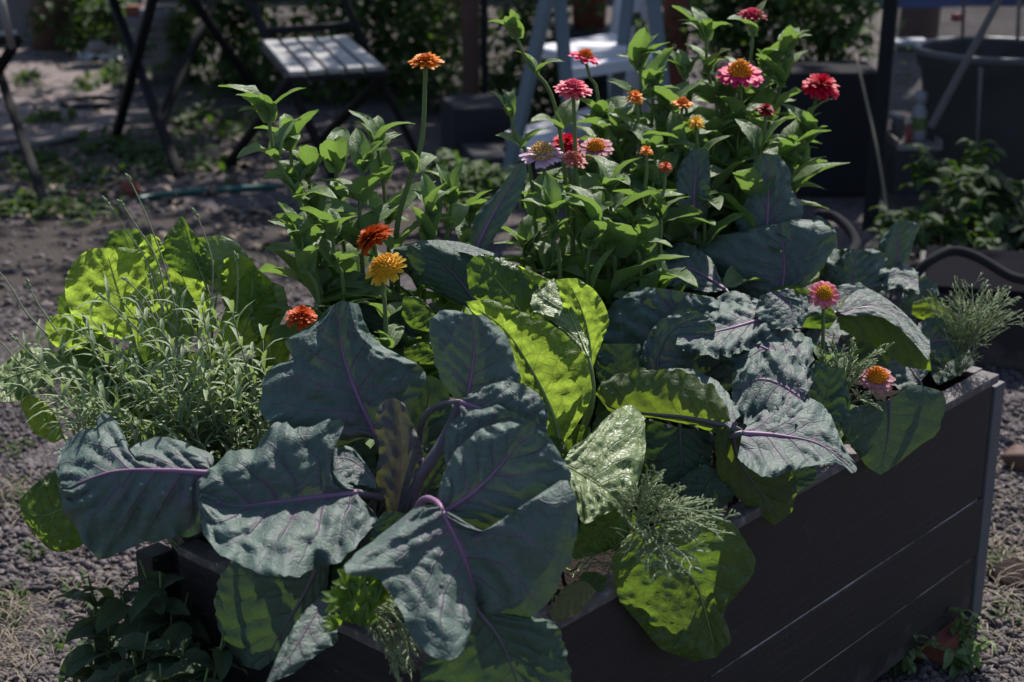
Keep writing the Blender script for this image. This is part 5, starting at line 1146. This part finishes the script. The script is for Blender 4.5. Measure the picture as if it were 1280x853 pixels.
m.grid(pos); tag(m.build('tarpaulin', M['blue'], None), 'blue tarpaulin hung at the back behind the greenhouse pane', 'tarpaulin')
m = MB(); c = P(1196, 22, 5.7); m.lathe([(0.001, 0), (.02, .003), (.022, .02), (.012, .03), (.0001, .032)], c - np.array([0, 0, .015]), 12); tag(m.build('clip', M['redp'], None), 'red clip at the rim of the large tub', 'clip')
# second raised bed and hoop at the right
q0 = P(1240, 385, z=0); c = P(1225, 352, 3.75)
bd = thing('raised_bed', 'second dark raised bed behind the planter at the right', 'planter', (c[0], c[1], 0))
top_z = c[2]
ctrb = np.array([c[0], c[1], 0]) + np.array(Rr) * .14 + np.array(Bk) * .1
m = MB(); m.box((ctrb[0], ctrb[1], (top_z - .02) / 2), (.50, .40, top_z - .02), Quaternion((0, 0, 1), YAW - math.pi / 2 - .25), .006); m.build('side_board', M['board'], bd, smooth=False)
m = MB(); m.box((ctrb[0], ctrb[1], top_z - .012), (.47, .37, .02), Quaternion((0, 0, 1), YAW - math.pi / 2 - .25), .004); m.build('cover', M['film'], bd, smooth=False)
m = MB(); m.tube(resample([P(1140, 350, 3.5), P(1160, 328, 3.5), P(1190, 314, 3.52), P(1222, 322, 3.5), P(1262, 345, 3.45), P(1290, 352, 3.4)], 30), .011, 10); tag(m.build('pipe', M['pot'], None), 'black bent pipe lying along the second raised bed', 'pipe')
m = MB(); m.tube(resample([P(1020, 268, 3.5), P(1040, 270, 3.5), P(1060, 285, 3.45), P(1070, 305, 3.4), P(1062, 322, 3.35)], 24), .011, 10); tag(m.build('pipe', M['pot'], None), 'short black curved pipe behind the tall cabbage leaf', 'pipe')
m = MB(); m.tube(resample([P(1070, 70, 4.9), P(1095, 180, 4.7), P(1108, 260, 4.6), P(1112, 330, 4.5)], 24), .004, 6); tag(m.build('dry_stalk', M['dry'], None), 'thin dry stalk leaning by the greenhouse post', 'stalk')
# ground clutter at the left
def gtube(name, label, cat, pts, r, mat): 
    m = MB(); m.tube(resample([P(x, y, z=r) for x, y in pts], 30), r, 8); tag(m.build(name, M[mat], None), label, cat)
gtube('hose', 'teal garden hose lying across the ground', 'hose', [(172, 250), (200, 244), (250, 239), (300, 236), (345, 233)], .011, 'hose')
gtube('edging_strip', 'pale metal edging strip lying on the paving', 'edging', [(-30, 194), (20, 186), (60, 178), (104, 168)], .014, 'wood')
gtube('edging_strip', 'darker edging strip half buried nearer the painted shade band', 'edging', [(50, 245), (90, 234), (140, 222)], .011, 'stone')
th = np.linspace(0, 2 * math.pi, 33); hc = P(112, 128, z=.012); m = MB(); m.tube([(hc[0] + .12 * math.cos(a), hc[1] + .12 * math.sin(a), .012) for a in th], .010, 8, False); tag(m.build('hoop', M['black'], None), 'black rubber hoop lying on the paving', 'hoop')
def rock(name, label, cat, q, r, mat, seed, sq=.7, grp=None):
    import bmesh
    bm = bmesh.new(); bmesh.ops.create_icosphere(bm, subdivisions=3, radius=1)
    for v in bm.verts:
        k = 1 + .25 * nz(v.co.x * 1.3 + seed, v.co.y * 1.3, v.co.z * 1.3) + .1 * nz(v.co.x * 4, v.co.y * 4 + seed, v.co.z * 4); v.co = Vector((v.co.x * k * r, v.co.y * k * r * .85, v.co.z * k * r * sq))
    me = bpy.data.meshes.new(name); bm.to_mesh(me); bm.free(); me.materials.append(M[mat]); me.polygons.foreach_set('use_smooth', [True] * len(me.polygons))
    o = bpy.data.objects.new(name, me); COL.objects.link(o); o.location = (q[0], q[1], q[2] + r * sq * .8); tag(o, label, cat, grp)
rock('clay_ball', 'small orange clay ball by the end of the hose', 'ball', P(163, 246, z=0), .035, 'terra', 1, .9)
rock('stone', 'brownish stone on top of the crumpled cloth', 'stone', P(122, 66, z=.07), .05, 'wood', 2)
rock('stone', 'large mauve stone at the right edge beyond the planter', 'stone', P(1272, 585, z=0), .035, 'brown', 3)
rock('stone', 'flat dark stone right of the corner post', 'stone', P(1266, 728, z=-.01), .05, 'soil', 4, .35)
rock('stone', 'small pale stone left of the raised lettuce', 'stone', P(10, 500, z=0), .022, 'pink', 6)
cl = MB(); q = P(127, 72, z=.0); pos = np.zeros((22, 22, 3))
for i in range(22):
    for j in range(22):
        u_, v_ = i / 21 - .5, j / 21 - .5; pos[i, j] = np.array(q) + np.array(Rr) * u_ * .24 + np.array(Bk) * v_ * .24 + np.array([0, 0, max(.004, .09 * (1 - 3.2 * (u_ * u_ + v_ * v_)) + .06 * nz(u_ * 9, v_ * 9, 2))])
cl.grid(pos); tag(cl.build('cloth', M['white'], None), 'crumpled lilac white cloth at the far edge of the paving', 'cloth')
# step and trough at the upper left
q = P(30, 62, z=0); m = MB(); Rq = Quaternion((0, 0, 1), YAW - math.pi / 2 + .12)
m.box(np.array([q[0], q[1], .0]) + np.array(Bk) * .6 - np.array(Rr) * .5 + np.array([0, 0, .15]), (2.1, .9, .30), Rq, .012); tag(m.build('stone_step', M['stone'], None, smooth=False), 'grey stone step at the upper left', 'step')
m = MB(); m.box(np.array([q[0], q[1], .0]) + np.array(Bk) * .95 - np.array(Rr) * .5 + np.array([0, 0, .42]), (2.1, .8, .22), Rq, .012); tag(m.build('stone_step', M['stone'], None, smooth=False), 'upper grey stone step behind the first', 'step')
pot('plant_pot', 'large pale grey pot behind the crossed table legs', 'pot', 208, 7.6, .12, .34, 0, 'stone')
m = MB(); q = P(172, 8, 7.9); m.box((q[0], q[1], q[2] - .02), (.11, .07, .05), Quaternion((0, 0, 1), YAW - math.pi / 2), .01); tag(m.build('brick', M['terra'], None, smooth=False), 'salmon brick above the grey pot', 'brick')
q = P(172, 8, 7.9); m = MB(); m.box((q[0], q[1], (q[2] - .046) / 2), (.14, .1, q[2] - .048), Quaternion((0, 0, 1), YAW - math.pi / 2), .01); tag(m.build('pillar', M['stone'], None, smooth=False), 'short stone pillar under the salmon brick', 'pillar')

# ------------------------------------------------------------------ shrubs behind
def shrub(name, label, cat, blobs, base, mat='bush', size=.07, n=500, grp=None):
    """blobs: (picture x, y, distance, radius across, radius up) clouds of leaves; base: foot on the ground"""
    r = thing(name, label, cat, base, grp); mb = MB(); UV = []
    for (x, y, d, rx, ry, k) in blobs:
        c = Vector(P(x, y, d))
        m = MB(); m.tube(resample([Vector(base), (Vector(base) + c) / 2 + Vector((random.uniform(-.05, .05), random.uniform(-.05, .05), 0)), c], 12), np.linspace(.012, .004, 12), 6); m.build('branch', M['brown'], r)
        twigs = [Vector((random.gauss(0, .55) * rx, random.gauss(0, .55) * rx, random.gauss(0, .55) * ry)) for _ in range(max(5, k // 14))]
        for _ in range(int(k * (.8 if 'tub' in label else 1.7))):
            t = random.choice(twigs) + Vector((random.gauss(0, .22) * rx, random.gauss(0, .22) * rx, random.gauss(0, .22) * ry)); p = c + t
            if p.z < .01: continue
            a = random.uniform(0, 6.28); el = random.uniform(-.6, .5); L = size * random.uniform(.5, 1.15)
            blade(mb, UV, p, (math.cos(a) * math.cos(el), math.sin(a) * math.cos(el), math.sin(el)), L, L * .55, random.uniform(.1, .5))
    mb.build('foliage', M[mat], r, uv=UV); return r
GB = 'shrubs behind the planter'
shrub('shrub', 'tall dark shrub rising behind the slatted chair', 'shrub', [(430, 40, 7.3, .30, .5, 500), (500, 60, 7.4, .32, .5, 600), (540, 160, 7.2, .3, .3, 450), (420, 150, 7.2, .25, .3, 350), (480, -40, 7.4, .4, .4, 500)], P(470, 160, 7.3) * np.array([1, 1, 0]), 'bush', .07, grp=GB)
shrub('climber', 'leafy climber at the left of the slatted chair', 'climber', [(285, 40, 7.4, .10, .35, 220), (240, 25, 7.5, .14, .25, 220), (325, 110, 7.2, .10, .25, 140), (310, 60, 7.5, .12, .3, 160)], P(285, 100, 7.4) * np.array([1, 1, 0]), 'bush', .075, grp=GB)
shrub('shrub', 'dark shrub between the brown post and the ladder', 'shrub', [(655, 40, 6.8, .2, .4, 400), (640, 130, 6.7, .2, .25, 260), (690, 90, 6.6, .2, .3, 260), (560, 40, 6.9, .2, .4, 350)], P(640, 160, 6.8) * np.array([1, 1, 0]), 'bush', .06, grp=GB)
shrub('shrub', 'broad shrub with pale leaves left of the greenhouse post', 'shrub', [(900, 25, 6.0, .22, .16, 360), (980, 25, 5.9, .25, .2, 480), (1045, 45, 5.7, .13, .12, 240), (940, 80, 6.1, .3, .2, 360), (1000, -20, 6.0, .3, .2, 300)], P(980, 150, 6.0) * np.array([1, 1, 0]), 'bush', .055, grp=GB)
shrub('shrub', 'young leafy plant below the pink tray before the tub', 'shrub', [(1185, 205, 4.5, .08, .08, 90), (1175, 250, 4.4, .10, .10, 150), (1160, 295, 4.3, .08, .08, 100), (1215, 240, 4.6, .08, .08, 80), (1180, 315, 4.3, .09, .06, 70)], P(1180, 345, 4.45) * np.array([1, 1, 0]), 'bush', .06, grp=GB)
shrub('shrub', 'shaded leafy plant at the right edge beneath the tub', 'shrub', [(1245, 260, 4.6, .10, .08, 90), (1265, 300, 4.5, .10, .08, 90), (1240, 310, 4.5, .08, .06, 60)], P(1255, 345, 4.55) * np.array([1, 1, 0]), 'weed', .09, grp=GB)
shrub('shrub', 'shrub at the foot of the stone step', 'shrub', [(90, 10, 8.6, .18, .25, 220), (125, 25, 8.4, .2, .2, 240), (150, 40, 8.2, .12, .12, 110)], P(110, 40, 8.4) * np.array([1, 1, 0]), 'bush', .07, grp=GB)
shrub('shrub', 'low leafy plant in front of the slate boxes', 'shrub', [(555, 225, 5.0, .10, .06, 90), (600, 245, 4.8, .08, .05, 60), (640, 240, 4.8, .1, .08, 80)], P(590, 262, 4.9) * np.array([1, 1, 0]), 'bush', .05, grp=GB)
# low weeds over the ground behind
gm = MB(); GUV = []
for (x, y, sx, sy, n) in ((40, 105, 30, 8, 0), (38, 98, 14, 8, 45), (140, 95, 14, 14, 90), (110, 108, 14, 8, 40), (150, 185, 60, 14, 130), (30, 215, 30, 14, 60), (90, 225, 60, 14, 90), (55, 205, 20, 8, 60), (240, 95, 50, 30, 140), (250, 150, 45, 25, 100), (300, 160, 40, 20, 80), (60, 150, 30, 8, 50), (90, 262, 60, 12, 120), (220, 210, 60, 12, 110), (20, 262, 30, 10, 60), (190, 195, 40, 10, 100)):
    for _ in range(n):
        q = Pv(x + random.gauss(0, sx * .6), y + random.gauss(0, sy * .6), z=.008); a = random.uniform(0, 6.28); el = random.uniform(.0, 1.1); L = random.uniform(.025, .07)
        blade(gm, GUV, q, (math.cos(a) * math.cos(el), math.sin(a) * math.cos(el), math.sin(el)), L, L * random.uniform(.25, .55), random.uniform(.1, .6))
go = gm.build('ground_cover', M['bush'], None, uv=GUV); go['kind'] = 'stuff'; tag(go, 'low weeds creeping over the earth behind the planter', 'weeds')
# trees over the garden behind: their crowns stand above the picture and shade the ground there
def tree(label, x, d, h, R, n, seed):
    rnd = random.Random(seed); q = P(x, 0, d); t = thing('tree', label, 'tree', (q[0], q[1], 0), 'trees over the garden')
    m = MB(); top = np.array([q[0], q[1], h]); m.tube(resample([(q[0], q[1], 0), (q[0] + .05, q[1] - .04, h * .5), tuple(top)], 14), np.linspace(.11, .05, 14), 10); tr = m.build('trunk', M['brown'], t)
    m = MB(); UV = []
    for k in range(11):
        a = k * 2.4; e = top + np.array([math.cos(a) * R * .7, math.sin(a) * R * .7, rnd.uniform(.2, 1.0)])
        b = MB(); b.tube(resample([(q[0], q[1], h * .72 + .03 * k), tuple((top + e) / 2 + np.array([0, 0, .15])), tuple(e)], 10), np.linspace(.04, .012, 10), 6); b.build('limb', M['brown'], t)
    cl = [np.array([math.cos(a) * r, math.sin(a) * r, z]) for a, r, z in ((rnd.uniform(0, 6.28), R * math.sqrt(rnd.random()), rnd.uniform(-.2, 1.3)) for _ in range(n // 30))]
    for _ in range(n):
        p = top + cl[rnd.randrange(len(cl))] + np.array([rnd.gauss(0, .2), rnd.gauss(0, .2), rnd.gauss(0, .13)])
        a = rnd.uniform(0, 6.28); el = rnd.uniform(-.5, .4); L = rnd.uniform(.07, .14)
        blade(m, UV, p, (math.cos(a) * math.cos(el), math.sin(a) * math.cos(el), math.sin(el)), L, L * .55, rnd.uniform(.1, .5))
    m.build('crown', M['bush'], t, uv=UV)
tree('tree behind the shrubs at the middle of the garden', 560, 9.2, 3.3, 1.7, 2700, 3)
tree('tree behind the stone step at the left of the garden', 60, 8.6, 3.3, 1.7, 2100, 4)
tree('tree beyond the greenhouse at the right of the garden', 1150, 8.6, 3.3, 1.5, 1500, 5)
lm = MB(); LUV = []
for (x, y, sx, sy, n) in ((60, 110, 90, 40, 160), (150, 210, 170, 40, 260), (300, 190, 90, 40, 140), (100, 250, 120, 18, 120), (350, 300, 160, 30, 60), (1200, 350, 60, 30, 40), (500, 240, 60, 20, 50)):
    for _ in range(n):
        q = Pv(x + random.gauss(0, sx * .6), y + random.gauss(0, sy * .6), z=.007); a = random.uniform(0, 6.28); el = random.uniform(-.05, .35); L = random.uniform(.02, .055)
        blade(lm, LUV, q, (math.cos(a) * math.cos(el), math.sin(a) * math.cos(el), math.sin(el)), L, L * random.uniform(.4, .7), random.uniform(-.2, .4))
lo = lm.build('fallen_leaves', M['litter'], None, uv=LUV); lo['kind'] = 'stuff'; tag(lo, 'dry fallen leaves strewn over the earth and paving', 'leaves')
# wall closing the garden, above and behind everything seen
q = P(640, -40, 11.5); m = MB(); m.box((q[0], q[1], .6), (16, .25, 1.2), Quaternion((0, 0, 1), YAW - math.pi / 2), .01); tag(m.build('garden_wall', M['stone'], None, smooth=False), 'grey garden wall far behind the shrubs', 'wall')
